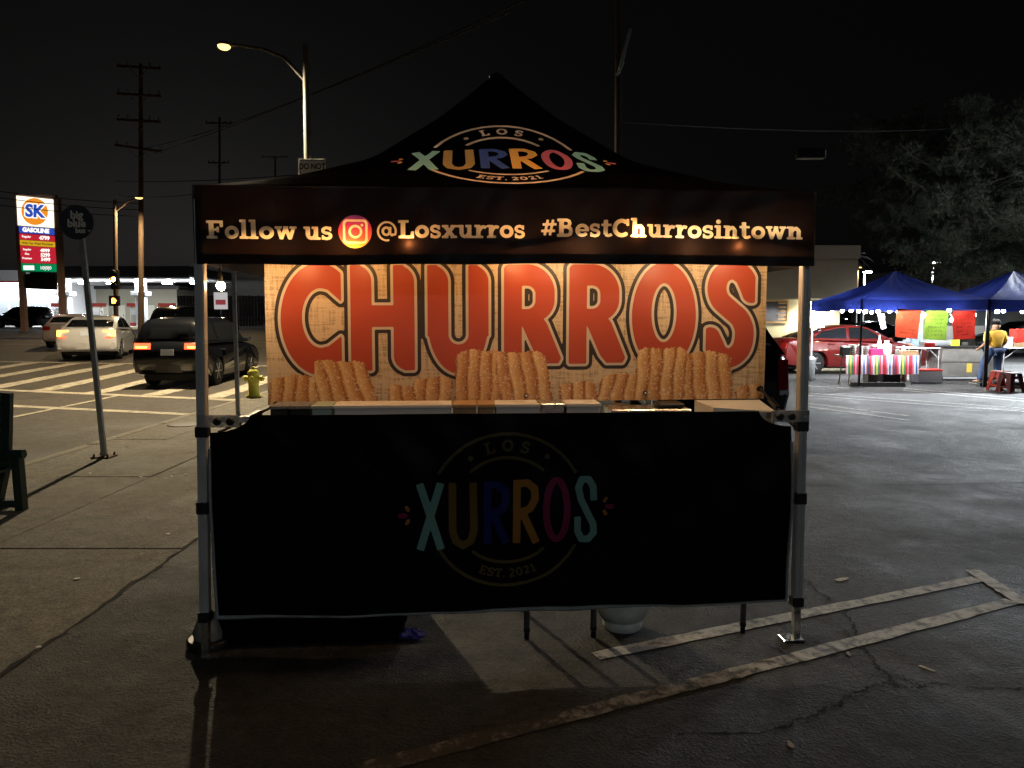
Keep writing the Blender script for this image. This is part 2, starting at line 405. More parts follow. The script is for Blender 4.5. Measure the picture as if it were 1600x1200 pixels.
def paint(name, col, under, wear=.5, scale=14.):
    def build(n, l, tc):
        z = n.new('ShaderNodeTexNoise'); z.inputs['Scale'].default_value = scale; z.inputs['Detail'].default_value = 8; z.inputs['Roughness'].default_value = .75
        l.new(tc.outputs['Object'], z.inputs['Vector'])
        rp = n.new('ShaderNodeValToRGB'); e = rp.color_ramp.elements
        e[0].position = wear-.08; e[0].color = (*under, 1); e[1].position = wear+.1; e[1].color = (*col, 1)
        l.new(z.outputs['Fac'], rp.inputs['Fac']); return rp.outputs[0], z.outputs['Fac']
    return rampmat(name, build, .75, .3)
M_road = asphalt('road_asphalt', (.035,.03,.024), (.085,.072,.055), .78)
M_lot = asphalt('lot_asphalt', (.008,.008,.0078), (.064,.064,.0625), .7, 1.4, spec=.45, relief=.03)
M_conc = asphalt('sidewalk_concrete', (.1,.092,.075), (.25,.23,.19), .82, 1.3, .3, .012)
M_kerb = mat('kerb_concrete', (.2,.18,.14), .85, var=.35, vscale=6, bump=.3)
M_crack = mat('crack_fill', (.006,.006,.006), .95)
M_wpaint = paint('worn_white_paint', (.56,.55,.52), (.1,.1,.095), .44, 12)
M_xpaint = paint('crosswalk_paint', (.46,.41,.31), (.09,.078,.06), .43, 7)
M_gstat = asphalt('forecourt_concrete', (.18,.17,.16), (.32,.31,.3), .7)

def ground_z(x, y):
    k = float(smooth(-4, 2, x)); return street_z(y)*(1-k)+(-.12)*k
xs = [-400,-200,-100,-60,-40,-28,-20,-14,-10,-8,-6,-5.6,-4,-3,-2,-1,0,1,2,6,20,60,120,400]
ys = [-60,-20,-5,0,5,10,14,17,19,20,21,22,23,24,25,26,27,28,30,33,36,40,44,48,55,70,90,150,400]
o = mesh_obj('road', [(x,y,ground_z(x,y)) for y in ys for x in xs], [(j*len(xs)+i, j*len(xs)+i+1, (j+1)*len(xs)+i+1, (j+1)*len(xs)+i) for j in range(len(ys)-1) for i in range(len(xs)-1)], M_road, smooth=True)
road = struct(o, 'dark brownish asphalt road crossing the intersection on the left')
# parking lot: thick L shaped slab
mb = MB()
poly = [(-2.35,-20),(95,-20),(95,110),(5,110),(5,20),(-2.35,20)]
n = len(poly)
mb.add([(x,y,0) for x,y in poly]+[(x,y,-.3) for x,y in poly], [tuple(range(n))]+[(i,(i+1)%n,n+(i+1)%n,n+i) for i in range(n)])
lot = struct(mb.build('parking_lot', M_lot), 'cracked grey asphalt parking lot under the stalls')
# sidewalk slabs and kerb
mb = MB(); mb.box((-5.45,-8,-.3), (-2.362,20,-.012)); walk = struct(mb.build('sidewalk', M_kerb), 'concrete sidewalk between the road and the parking lot')
cols = [(-5.445,-4.724),(-4.716,-3.774),(-3.766,-2.364)]
rows = [-8,-4.6,-2.1,.4,2.9,5.4,7.9,10.4,12.9,15.4,17.9,20]
for a, b in cols:
    for y0, y1 in zip(rows[:-1], rows[1:]):
        dz = random.uniform(-.004, .003)
        mb = MB(); mb.box((a,y0+.005,-.011), (b,y1-.005,dz), .008); mb.build('slab', M_conc, walk)
for y0 in range(-8, 20, 2):
    mb = MB(); mb.box((-5.62,y0+.004,-.3), (-5.452,y0+1.996,.001+random.uniform(-.004,.002)), .02); mb.build('kerb_stone', M_kerb, walk)
for px, py in [(140,740),(180,747),(205,740),(219,746),(243,747),(257,748),(268,745),(272,740),(290,742),(231,810),(198,698),(178,683),(262,835),(120,905),(60,1012)]:
    g = gnd(px, py); r = random.uniform(.012,.022)
    mb = MB(); mb.lathe([(r,.0015),(r*.8,.006)], (g.x,g.y,.001), 7); mb.build('gum_spot', mat('gum', (.62,.6,.55), .6), walk)
# rough seam between sidewalk and lot
def strip(name, pts, wd, m, z, parent, jitter=0., sub=1, amp=0.):
    P = []
    for a, b in zip(pts[:-1], pts[1:]):
        for i in range(sub): P.append(Vector(a).lerp(Vector(b), i/sub))
    P.append(Vector(pts[-1])); vs = []; off_ = 0.
    for i, p in enumerate(P):
        t = (P[min(i+1,len(P)-1)]-P[max(i-1,0)]); t.z = 0; t.normalize(); nn = Vector((-t.y,t.x,0))
        w2 = wd*(.5 if not jitter else max(.12, random.gauss(.5, jitter)))
        off_ = (off_*.55+random.gauss(0, amp)) if i else 0.; q = p + nn*(random.uniform(-1,1)*jitter*wd*1.2+off_)
        zz = z(q.x,q.y) if callable(z) else z
        vs += [(q.x+nn.x*w2, q.y+nn.y*w2, zz), (q.x-nn.x*w2, q.y-nn.y*w2, zz)]
    return mesh_obj(name, vs, [(2*i,2*i+1,2*i+3,2*i+2) for i in range(len(P)-1)], m, parent)
strip('crack', [(-2.36,-3,0),(-2.36,20,0)], .02, M_crack, .003, lot, .35, 320, .008)
g2 = lambda L_: [tuple(gnd(*p)) for p in L_]
strip('crack', g2([(1256,904),(1265,912),(1288,933),(1307,947),(1324,952),(1321,960),(1337,980),(1339,995),(1355,1021),(1373,1044),(1397,1067),(1408,1072)]), .0095, M_crack, .003, lot, .3, 10, .0075)
strip('crack', g2([(1408,1072),(1440,1073),(1457,1068),(1490,1073),(1540,1075),(1600,1076),(1720,1072)]), .0095, M_crack, .003, lot, .3, 12, .0075)
strip('crack', g2([(1408,1072),(1390,1069),(1360,1072),(1345,1083),(1318,1095),(1285,1112),(1240,1131),(1200,1143),(1100,1146),(1060,1150)]), .0095, M_crack, .0035, lot, .3, 12, .0075)
strip('crack', g2([(1320,985),(1327,998),(1345,1003),(1350,1015)]), .005, M_crack, .0045, lot, .3, 8, .005)
strip('crack', g2([(1392,1052),(1420,1062),(1440,1072)]), .005, M_crack, .0025, lot, .3, 10, .005)
strip('crack', g2([(1262,760),(1330,757),(1430,758),(1600,754),(1800,756)]), .012, M_crack, .003, lot, .25, 14)
# lot paint
mk = lambda pts, wd, z=.0045: strip('lot_marking', pts, wd, M_wpaint, z, lot, .03, 20)
A1, A0 = gnd(1528,905), gnd(930,1026); B1, B0 = gnd(1582,940), gnd(560,1205)
mk([tuple(A0),tuple(A1)], .092)
for f0, f1, nm, wr_, cc in ((.56,1.,'worn_white_paint',0,0), (.4,.56,'rubbed_paint',.47,.42), (.22,.4,'faded_paint',.52,.34), (0.,.22,'ghost_paint',.58,.26)):
    m_ = MATS[nm] if nm in MATS else paint(nm, (cc,cc*.98,cc*.92), (.035,.035,.033), wr_, 12)
    strip('lot_marking', [tuple(B0.lerp(B1, f0)),tuple(B0.lerp(B1, f1))], .092, m_, .0045, lot, .03, 14)
mk([tuple(gnd(1519,892)),tuple(gnd(1601,945))], .1, .0085)
for a, b in [((1245,613),(1620,640)),((1245,617),(1620,645)),((1250,629),(1420,650)),((1250,634),(1420,657)),((1411,607),(1620,625)),((1411,610),(1620,629)),((1330,607),(1262,603))]:
    mk([tuple(gnd(*a)),tuple(gnd(*b))], .085)
# crosswalk paint on the road
rz = lambda x, y: ground_z(x,y)+.006
def rmark(a, b, wd, dz=.006): strip('crosswalk_marking', [(*a,0),(*b,0)], wd, M_xpaint, lambda x, y: ground_z(x,y)+dz, road, .02, 24)
rmark((-24,22.9),(-5.9,16.5), .3); rmark((-24,20.0),(-5.8,14.0), .26); rmark((-26,28.1),(-6.5,24.9), .3)
for k in range(11):
    x = -6.7-k*1.6; y0 = 16.5+(-5.9-x)*.353+.2; y1 = 24.9+(-6.5-x)*.164-.2
    rmark((x,y0), (x-.15,y1), .5, .0085)
rmark((-8.9,12.2),(-9.0,17.4), .12, .0085)
rmark((-30,36),(4,34), .16); rmark((-30,38),(4,36), .16)

# ================================================================== CHURRO TENT
TO = Vector((-.018,3.74,0)); TR = math.atan2(.2,2.964)
TM = Matrix.Translation(TO) @ Matrix.Rotation(TR, 4, 'Z'); TMI = TM.inverted()
def loc(px, py, ly):                    # pixel -> tent coordinates on the plane at depth ly
    o_ = TMI @ Vector((0,0,H_EYE)); d = TMI.to_3x3() @ ray(px, py)
    return o_ + d*((ly-o_.y)/d.y)
def in_tent(name, label, cat, l=(0,0,0), group=None):
    p = TM @ Vector(l); return thing(name, label, cat, p, TR, group)
K = (.004,.004,.0045)
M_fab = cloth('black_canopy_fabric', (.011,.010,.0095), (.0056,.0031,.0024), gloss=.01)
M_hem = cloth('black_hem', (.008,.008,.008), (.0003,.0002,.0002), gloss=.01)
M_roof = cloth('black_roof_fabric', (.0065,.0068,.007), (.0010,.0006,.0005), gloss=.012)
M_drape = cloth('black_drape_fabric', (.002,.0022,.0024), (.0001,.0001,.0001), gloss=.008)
M_alu = mat('leg_aluminium', (.52,.52,.5), .42, .35, var=.12, vscale=5, spec=.5)
M_steel = mat('bright_steel', (.7,.7,.68), .28, 1., var=.1, vscale=20)
M_blk = mat('black_plastic', (.012,.012,.012), .45, var=.2)
M_pipe = mat('grey_piping', (.3,.31,.31), .6, var=.35, vscale=9)
tent = in_tent('canopy_tent', 'black pop up canopy tent with coloured round logo on its peaked roof', 'canopy tent')

# logo shared by roof and front drape: units of 100 px of the drape picture
def logo(X, Y, cx, cy, sc, k=1.0):
    P = lambda *pts: [((x-793)/100, (797-y)/100) for x, y in pts]
    F = {c: np.full(X.shape, 9.) for c in ('teal','brown','navy','orange','rose','cream')}
    S = lambda c, pr, ox=0, oy=0: stamp(F[c], X, Y, pr, cx, cy, sc)
    T = .118*k
    def big(c, prims):                  # prims live in logo units around the centre
        d = None; U = (X-cx)/sc; V = (Y-cy)/sc
        for p in prims:
            q = prim(U, V, p); d = q if d is None else np.minimum(d, q)
        F[c] = np.minimum(F[c], d*sc)
    big('teal', [('L', P((658,752),(690,856)), T), ('L', P((690,752),(658,856)), T)])
    big('brown', [('L', P((708,752),(708,828),(713,844),(724,851),(736,844),(741,828),(740,752)), T)])
    big('navy', [('L', P((762,751),(762,850)), T), ('L', P((762,757),(778,757),(789,766),(791,782),(784,796),(766,803)), T), ('L', P((770,800),(791,850)), T)])
    big('orange', [('L', P((808,749),(807,850)), T), ('L', P((808,755),(824,754),(835,763),(836,780),(828,795),(811,802)), T), ('L', P((816,800),(838,850)), T)])
    big('rose', [('E', .77, -.01, .165, .47, .108*k, 0, 360)])
    big('teal', [('L', P((928,784),(927,762),(920,750),(909,750),(904,763),(908,782),(918,803),(928,823),(929,837),(920,847),(909,846),(903,833),(903,810)), .108*k)])
    big('cream', [('E', 0, 0, 1.215, 1.215, .05*k, 28, 151), ('E', 0, 0, 1.215, 1.215, .05*k, 209, 332), ('E', 0, 0, .84, .84, .05*k, 47, 133), ('E', 0, 0, .84, .84, .05*k, 229, 313), ('D', -.57, .83, .042), ('D', .62, .84, .042)])
    stamp_arc(F['cream'], X, Y, 'LOS', cx, cy, .935*sc, .19*sc, 90, False, 1.5)
    stamp_arc(F['cream'], X, Y, 'EST. 2021', cx, cy, 1.09*sc, .145*sc, 270, True, 1.12)
    def drop(c, x, y, ang, ln, wd):
        a = R(ang); x, y = (x-793)/100, (797-y)/100
        big(c, [('R', [(x-ln*.5*math.cos(a)+ln*q*math.cos(a), y-ln*.5*math.sin(a)+ln*q*math.sin(a)) for q in (0,.5,1)], wd)])
    for s_, bx in ((-1,632),(1,953)):
        y0 = 802 if s_ < 0 else 794
        drop('rose', bx, y0, 0, .07, .08); drop('orange', bx-s_*7, y0-11, 60*s_, .05, .055); drop('orange', bx-s_*7, y0+10, -60*s_, .05, .055)
    return F
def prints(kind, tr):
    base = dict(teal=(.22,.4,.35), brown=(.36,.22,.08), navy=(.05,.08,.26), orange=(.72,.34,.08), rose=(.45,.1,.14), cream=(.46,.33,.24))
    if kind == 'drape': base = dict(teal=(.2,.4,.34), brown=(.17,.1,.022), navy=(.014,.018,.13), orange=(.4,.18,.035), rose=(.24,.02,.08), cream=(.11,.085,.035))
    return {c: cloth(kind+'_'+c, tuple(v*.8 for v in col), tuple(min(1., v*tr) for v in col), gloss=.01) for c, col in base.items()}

# --- front valance with see-through lettering
VY = -.04
vl, vr_ = loc(304,350,VY).x, loc(1271,350,VY).x
VB, VT = 1.905, 2.262
def val_map(u, v):
    return u, VY+.008*np.sin(u*7.3+1)+.004*np.sin(u*17+v*9)+.012*(VT-v)/.35*np.sin(u*3.1)+.003*np.sin(u*31-v*22), v+.006*np.sin(u*2.2+.5)
cell = .0042
gx = np.arange(vl, vr_+cell*.5, cell); gy = np.arange(VB+.047, VT+.001, cell); X, Y = np.meshgrid(gx, gy)
F = np.full(X.shape, 9.)
def line(s, px0, px1):
    a, b = loc(px0,372,VY), loc(px1,372,VY); cap = (loc(px0,343,VY).z-a.z)*.98
    stamp_text(F, X, Y, s, a.x, a.z+.002, cap, b.x-a.x)
line('Follow us', 322, 521); line('@Losxurros', 588, 822); line('#BestChurrosintown', 845, 1252)
ic = loc(555,360,VY); ir = (loc(581,360,VY).x-ic.x)
Fd = np.hypot(X-ic.x, Y-ic.z)-ir
def rr(h, r): return d_box(X, Y, ic.x, ic.z, h-r, h-r)-r
Fw = np.minimum(np.maximum(rr(ir*.74, ir*.26), -rr(ir*.6, ir*.17)), np.abs(np.hypot(X-ic.x, Y-ic.z)-ir*.34)-ir*.075)
Fw = np.minimum(Fw, np.hypot(X-ic.x-ir*.4, Y-ic.z-ir*.4)-ir*.085)
vfront = region(-np.minimum(F, Fd), gx, gy, val_map, 'front_valance', M_fab, tent); vfront['label'] = 'front valance with backlit lettering'
M_cream = cloth('valance_print', (.5,.46,.36), (.5,.43,.3), gloss=.01)
region(F, gx, gy, val_map, 'lettering', M_cream, vfront, split=True)
def inst_build(n, l, tc):
    return None
m = bpy.data.materials.new('icon_gradient'); m.use_nodes = True; nd = m.node_tree.nodes; lk = m.node_tree.links; nd.clear()
tcn = nd.new('ShaderNodeTexCoord'); sp = nd.new('ShaderNodeSeparateXYZ'); lk.new(tcn.outputs['Object'], sp.inputs[0])
mr = nd.new('ShaderNodeMapRange'); mr.inputs['From Min'].default_value = ic.z-ir; mr.inputs['From Max'].default_value = ic.z+ir; lk.new(sp.outputs['Z'], mr.inputs['Value'])
rp = nd.new('ShaderNodeValToRGB'); ce = rp.color_ramp.elements; ce[0].color = (.8,.55,.1,1); ce[1].color = (.2,.12,.55,1); ce[1].position = .97
e_ = ce.new(.25); e_.color = (.8,.14,.08,1); e_ = ce.new(.6); e_.color = (.62,.05,.12,1); e_ = ce.new(.85); e_.color = (.5,.06,.3,1)
lk.new(mr.outputs[0], rp.inputs[0])
df = nd.new('ShaderNodeBsdfDiffuse'); tl = nd.new('ShaderNodeBsdfTranslucent'); ad = nd.new('ShaderNodeAddShader'); om = nd.new('ShaderNodeOutputMaterial')
sc_ = nd.new('ShaderNodeMixRGB'); sc_.blend_type = 'MULTIPLY'; sc_.inputs[0].default_value = 1; sc_.inputs[2].default_value = (.6,.6,.6,1); lk.new(rp.outputs[0], sc_.inputs[1])
lk.new(sc_.outputs[0], df.inputs[0]); lk.new(sc_.outputs[0], tl.inputs[0]); lk.new(df.outputs[0], ad.inputs[0]); lk.new(tl.outputs[0], ad.inputs[1]); lk.new(ad.outputs[0], om.inputs[0])
icon = region(np.maximum(Fd, -Fw), gx, gy, val_map, 'camera_icon', m, vfront)
region(Fw, gx, gy, val_map, 'icon_outline', M_cream, vfront, split=True)
gx = np.linspace(vl, vr_, 160); gy = np.linspace(VB, VB+.047, 5); X, Y = np.meshgrid(gx, gy)
region(np.full(X.shape, -1.), gx, gy, lambda u, v: (u, val_map(u, v)[1]-.0015, v+.006*np.sin(u*2.2+.5)+.002*np.sin(u*9)*(VB+.047-v)/.047), 'hem', M_hem, vfront)
# --- roof faces
HT = [0,.1,.25,.5,.75,.9,1]; HZ = [2.262,2.30,2.372,2.545,2.868,3.10,3.265]
tt = np.linspace(0,1,201); zz = np.interp(tt, HT, HZ)
ker = np.ones(17)/17; zz = np.concatenate([zz[:8], np.convolve(zz, ker, 'valid'), zz[-8:]])
W2 = (vr_-vl)/2+.002; CX = (vl+vr_)/2; DEP = 3.02
ss = np.concatenate([[0], np.cumsum(np.hypot(np.diff(tt)*DEP/2, np.diff(zz)))])
def roof_map(u, v):                    # u metres across, v metres up the slope
    t = np.interp(v, ss, tt); z = np.interp(v, ss, zz); hw = W2*(1-t)+1e-4
    return CX+u, VY+t*DEP/2, z+.075*(1-np.minimum(1, np.abs(u/hw))**2)*4*t*(1-t)*(1.25-.9*t)+.003*np.sin(u*9)*t*(1-t)
gx = np.arange(-W2-.008, W2+.012, .0085); gy = np.append(np.arange(0, ss[-1], .0085), ss[-1]); X, Y = np.meshgrid(gx, gy)
edge = np.abs(X)-W2*(1-np.interp(Y, ss, tt))
def svl(py, x=0.):                     # slope coordinate whose picture row is py at the roof middle
    best = min(range(201), key=lambda i: abs(proj_y(CX+x, VY+tt[i]*DEP/2, zz[i]+.075*4*tt[i]*(1-tt[i])*(1.25-.9*tt[i]))-py)); return ss[best]
def proj_y(x, y, z):
    q = TM @ Vector((x,y,z)) - Vector((0,0,H_EYE)); c, s = math.cos(PITCH), math.sin(PITCH)
    return 600-FPX*(q.y*s+q.z*c)/(q.y*c-q.z*s)
s_top, s_bot = svl(196), svl(287)
lsc = (s_top-s_bot)/2.48; lcy = (s_top+s_bot)/2
lcx = loc(788,245,.6).x-CX
FL = logo(X, Y, lcx, lcy, 1.0, 1.0) if False else logo((X-lcx)/.86+lcx, Y, lcx, lcy, lsc, 1.12)
ALLF = np.minimum.reduce(list(FL.values()))
rf = region(np.maximum(edge, -ALLF), gx, gy, roof_map, 'roof_panel', M_roof, tent); rf['label'] = 'front roof panel with coloured round logo'
for c, m_ in prints('roof', 1.1).items(): region(np.maximum(FL[c], edge), gx, gy, roof_map, 'logo_print', m_, rf, split=True)
gx = np.linspace(-W2, W2, 41); gy = np.linspace(0, ss[-1], 25)
for k in (1,2,3):
    vs = []; N = 21
    for j in range(N):
        t = j/(N-1); z = float(np.interp(t, tt, zz)); hw = W2*(1-t)
        for i in range(N):
            u = -1+2*i/(N-1)
            x, y = hw*u, -DEP/2*(1-t)
            a = k*math.pi/2; sx_, sy_ = (1,1) if k == 2 else (W2/(DEP/2), DEP/2/W2)
            if k != 2: x, y = x*(DEP/2)/W2, y*W2/(DEP/2)
            vs.append((CX+x*math.cos(a)-y*math.sin(a), VY+DEP/2+x*math.sin(a)+y*math.cos(a), z-.012*(1-u*u)*4*t*(1-t)))
    mesh_obj('roof_panel', vs, [(j*N+i, j*N+i+1, (j+1)*N+i+1, (j+1)*N+i) for j in range(N-1) for i in range(N-1)], M_roof, tent, True)
    # valances of the other sides
    a = k*math.pi/2; hx, hy = (W2, DEP/2) if k == 2 else (DEP/2, W2); vs = []
    for j, z in enumerate((VB, VB+.02, VB+.1, VB+.2, VT)):
        for i in range(41):
            u = -1+i/20; x, y = hx*u, -hy+.008*math.sin(u*9+k)
            vs.append((CX+x*math.cos(a)-y*math.sin(a), VY+DEP/2+x*math.sin(a)+y*math.cos(a), z))
    mesh_obj('side_valance' if k != 2 else 'rear_valance', vs, [(j*41+i, j*41+i+1, (j+1)*41+i+1, (j+1)*41+i) for j in range(4) for i in range(40)], M_fab, tent, True)
mb = MB(); mb.lathe([(.05,3.19),(.05,3.235),(.02,3.25)], (CX,VY+DEP/2,0), 12); mb.build('peak_cap', M_blk, tent)
mb = MB(); mb.tube([(CX,VY+DEP/2,2.35),(CX,VY+DEP/2,3.2)], .02); mb.build('centre_pole', M_alu, tent)
# --- legs
def leg(top, foot, front):
    T_, F_ = Vector(top), Vector(foot)
    at_z = lambda z: T_.lerp(F_, (T_.z-z)/(T_.z-F_.z))
    mb = MB(); mb.obb(at_z(.2), T_, .044, .044)
    lg = mb.build('leg', M_alu, tent)
    for sx in (-1,1):
        mb = MB(); mb.obb(at_z(.24)+Vector((sx*.011,-.0235,0)), at_z(2.1)+Vector((sx*.011,-.0235,0)), .014, .005); mb.build('leg_rib', M_alu, lg)
    mb = MB(); mb.obb(F_+Vector((0,0,.008)), at_z(.2), .034, .034); mb.build('inner_leg', M_steel, lg)
    mb = MB(); mb.box((F_.x-.075 if top[0] > 0 else F_.x-.035,F_.y-.045,.001), (F_.x+.035 if top[0] > 0 else F_.x+.075,F_.y+.045,.009), .003); mb.build('foot_plate', M_steel, lg)
    for z, h in ((.2,.05),(.74,.06),(1.11,.055)) if front else ((.2,.05),):
        c = at_z(z); mb = MB(); mb.box(c-Vector((.03,.03,h/2)), c+Vector((.03,.03,h/2)), .006); mb.build('slider', M_blk, lg)
    return lg
tl_, tr_ = loc(315,413,0), loc(1258,412,0); fl, fr = loc(322,1024,0), loc(1243,997,0)
leg((tl_.x,0,2.2), (fl.x,0,0), True); leg((tr_.x,0,2.2), (fr.x,0,0), True)
leg((tl_.x,2.94,2.2), (fl.x,2.94,0), False); leg((tr_.x,2.94,2.2), (fr.x,2.94,0), False)
for (x0,y0,x1,y1) in ((tl_.x,0,tr_.x,0),(tl_.x,2.94,tr_.x,2.94),(tl_.x,0,tl_.x,2.94),(tr_.x,0,tr_.x,2.94)):
    for q in range(2):
        f0, f1 = q*.5, q*.5+.5; n0 = Vector((x0+(x1-x0)*f0,y0+(y1-y0)*f0,0)); n1 = Vector((x0+(x1-x0)*f1,y0+(y1-y0)*f1,0))
        for za, zb, o_ in ((2.17,1.99,.012),(1.99,2.17,-.012)):
            off = Vector((0,o_+.02,0)) if y0 == y1 else Vector((o_,0,0))
            mb = MB(); mb.obb(n0+Vector((0,0,za))+off, n1+Vector((0,0,zb))+off, .012, .026); mb.build('truss_bar', M_alu, tent)
# ---- rail, clamps and black front drape
RZ = 1.162
rail = in_tent('drape_rail', 'silver horizontal rail clamped between the front tent legs', 'rail')
mb = MB(); mb.obb((tl_.x-.03,.036,RZ), (tr_.x+.03,.036,RZ), .022, .03); mb.build('bar', M_alu, rail)
M_clr = mat('clear_plastic', (.75,.75,.72), .25, trans=.6, var=.05)
for x, s in ((tl_.x,1),(tr_.x,-1)):
    mb = MB(); mb.box((x-.035 if s > 0 else x-.16,-.0245,RZ-.03), (x+.16 if s > 0 else x+.035,-.03,RZ+.03), .003); mb.box((x-s*.035,-.03,RZ-.03), (x-s*.028,.05,RZ+.03), .002); mb.build('clamp', M_clr, rail)
    for q in (.06,.12):
        mb = MB(); mb.lathe([(.017,0),(.019,-.006),(.019,-.016),(.012,-.02)], (x+s*q,-.031,RZ), 9, axis='y'); mb.build('knob', M_blk, rail)
DY = -.045
dl, dr = loc(331,800,DY).x, loc(1234,800,DY).x
DB, DT = .205, 1.197
drape = in_tent('front_drape', 'plain black front drape with dim round logo hanging below the counter', 'drape')
def drape_map(u, v):
    f = (v-DB)/(DT-DB); e = np.exp(-((u-dl)/.25)**2)+np.exp(-((u-dr)/.25)**2)
    return u, DY+.012*np.sin(u*4.1+.6)*(1-f)+.006*np.sin(u*11+v*5)*(1-.6*f)+.004*np.sin(u*6-v*13)+.0025*np.sin(u*23+v*17)+.02*e*np.sin(v*6), v-.012*np.sin((u-dl)/(dr-dl)*math.pi)*0+.012*(u-dl)/(dr-dl)*(1-f)*1.6-.006
cell = .0062
gx = np.append(np.arange(dl, dr, cell), dr); gy = np.append(np.arange(DB, DT, cell), DT); X, Y = np.meshgrid(gx, gy)
lc = loc(793,797,DY); lu = loc(893,797,DY).x-lc.x
FL = logo(X, Y, lc.x, lc.z, lu)
ALLF = np.minimum.reduce(list(FL.values()))
notch = np.minimum((np.hypot((X-dl)/.19, (Y-DT-.005)/.088)-1)*.088, (np.hypot((X-dr)/.17, (Y-DT-.005)/.085)-1)*.085)
sheet = np.maximum(-notch, -9+0*X)
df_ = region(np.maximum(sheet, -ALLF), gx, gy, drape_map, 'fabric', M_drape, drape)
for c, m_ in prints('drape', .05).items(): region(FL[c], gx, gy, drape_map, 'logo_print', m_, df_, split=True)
for pts in ([(dl,DB),(dl,1.04)], [(dl,DB),(dr,DB)], [(dr,DB),(dr,1.04)]):
    a, b = np.array(pts[0]), np.array(pts[1]); q = np.linspace(0,1,60)
    x, y, z = drape_map(a[0]+(b[0]-a[0])*q, a[1]+(b[1]-a[1])*q)
    mb = MB(); mb.tube([(x[i],y[i]-.002,z[i]) for i in range(60)], .0075 if a[1] != b[1] else [.006+.006*max(0, math.sin(i*.17+2)) for i in range(60)], 6); mb.build('piping', M_pipe, drape)
M_gfab = mat('grey_lining', (.14,.14,.14), .8, var=.4, vscale=7, bump=.3, bscale=9)
for x, lx, s in ((dl,tl_.x,1),(dr,tr_.x,-1)):
    mb = MB(); vs = []
    for j in range(13):
        z = DB+.02+j*.065; w_ = .3+.12*math.sin(j*1.3)
        vs += [(x,DY+.004,z), (x-s*.012,DY+.05+.02*math.sin(j*1.7),z), (x-s*.02*w_*2,DY+.16,z)]
    mb.add(vs, [(3*j+i,3*j+i+1,3*j+i+4,3*j+i+3) for j in range(12) for i in range(2)], True); mb.build('side_return', M_gfab, drape)

# ---- CHURROS banner
BY = .42
bl, br = loc(416,520,BY).x, loc(1196,520,BY).x; pxm = (br-bl)/780.
b_bot = loc(800,628,BY).z
U0 = bl; bz = lambda py: b_bot+(628-py)*pxm
BT = bz(392)
banner = in_tent('hanging_banner', 'burlap patterned banner reading CHURROS in big red letters', 'banner')
def burlap(n, l, tc):
    def threads(sx, sz):
        mp = n.new('ShaderNodeMapping'); mp.inputs['Scale'].default_value = (sx,1,sz); l.new(tc.outputs['Object'], mp.inputs[0])
        z = n.new('ShaderNodeTexNoise'); z.inputs['Scale'].default_value = 1.; z.inputs['Detail'].default_value = 3; z.inputs['Roughness'].default_value = .6; l.new(mp.outputs[0], z.inputs['Vector']); return z.outputs['Fac']
    tx, tz = threads(105, 9), threads(9, 105)
    sp = n.new('ShaderNodeSeparateXYZ'); l.new(tc.outputs['Object'], sp.inputs[0])
    def wave(s, f):
        a = n.new('ShaderNodeMath'); a.operation = 'MULTIPLY'; a.inputs[1].default_value = f; l.new(sp.outputs[s], a.inputs[0])
        q = n.new('ShaderNodeMath'); q.operation = 'SINE'; l.new(a.outputs[0], q.inputs[0]); return q.outputs[0]
    wv = n.new('ShaderNodeMath'); wv.operation = 'MULTIPLY'; l.new(wave('X', 330), wv.inputs[0]); l.new(wave('Z', 330), wv.inputs[1])
    s = n.new('ShaderNodeMath'); l.new(tx, s.inputs[0]); l.new(tz, s.inputs[1])
    a = n.new('ShaderNodeMath'); a.operation = 'MULTIPLY_ADD'; a.inputs[1].default_value = .045; l.new(wv.outputs[0], a.inputs[0]); l.new(s.outputs[0], a.inputs[2])
    rp = n.new('ShaderNodeValToRGB'); e = rp.color_ramp.elements; e[0].position = .72; e[0].color = (.35,.255,.16,1); e[1].position = 1.; e[1].color = (.64,.49,.33,1)
    q = e.new(.92); q.color = (.5,.37,.235,1)
    l.new(a.outputs[0], rp.inputs[0]); return rp.outputs[0], None
M_burlap = rampmat('burlap_print', burlap, .42)
def bmap(off):
    return lambda u, v: (u, BY-off+.010*np.sin(u*2.1+.3)+.004*np.sin(v*9+u*3), v+.008*(u-(bl+br)/2)/1.3)
gx = np.linspace(bl, br, 60); gy = np.linspace(b_bot, BT, 20); X, Y = np.meshgrid(gx, gy)
sheet = region(np.full(X.shape, -1.), gx, gy, bmap(0), 'sheet', M_burlap, banner)
bx = lambda px: bl+(px-416)*pxm
cell = .0062
gx = np.arange(bx(422), bx(1192), cell); gy = np.append(np.arange(bz(600), BT-.002, cell), BT-.002); X, Y = np.meshgrid(gx, gy)
PX, PY = (X-bl)/pxm+416, 628-(Y-b_bot)/pxm          # banner picture coordinates
D = np.full(X.shape, 99.)
S31 = 31
def bigp(*prims):
    global D
    for p in prims: D = np.minimum(D, prim(PX, PY, p))
def cut(base, *cuts):
    global D
    d = np.minimum.reduce([prim(PX, PY, p) for p in base]) if base else None
    for c in cuts: d = np.maximum(d, -prim(PX, PY, c))
    D = np.minimum(D, d)
TOPY = 404
# C
dC = np.maximum(prim(PX, PY, ('Q', 497, 497, 58, 85)), PX-530)
dC = np.maximum(dC, -prim(PX, PY, ('Q', 499, 495, 28, 45)))
dC = np.maximum(dC, -prim(PX, PY, ('P', [(500,450.5),(510,452),(532,472),(560,472),(560,521),(532,521),(510,538),(500,539.5)])))
D = np.minimum(D, dC)
# H
bigp(('K', 544, 415, 576, 576, 2, 24, 2, 2), ('K', 609, 415, 641, 576, 2, 26, 2, 22), ('B', 570, 476, 620, 509))
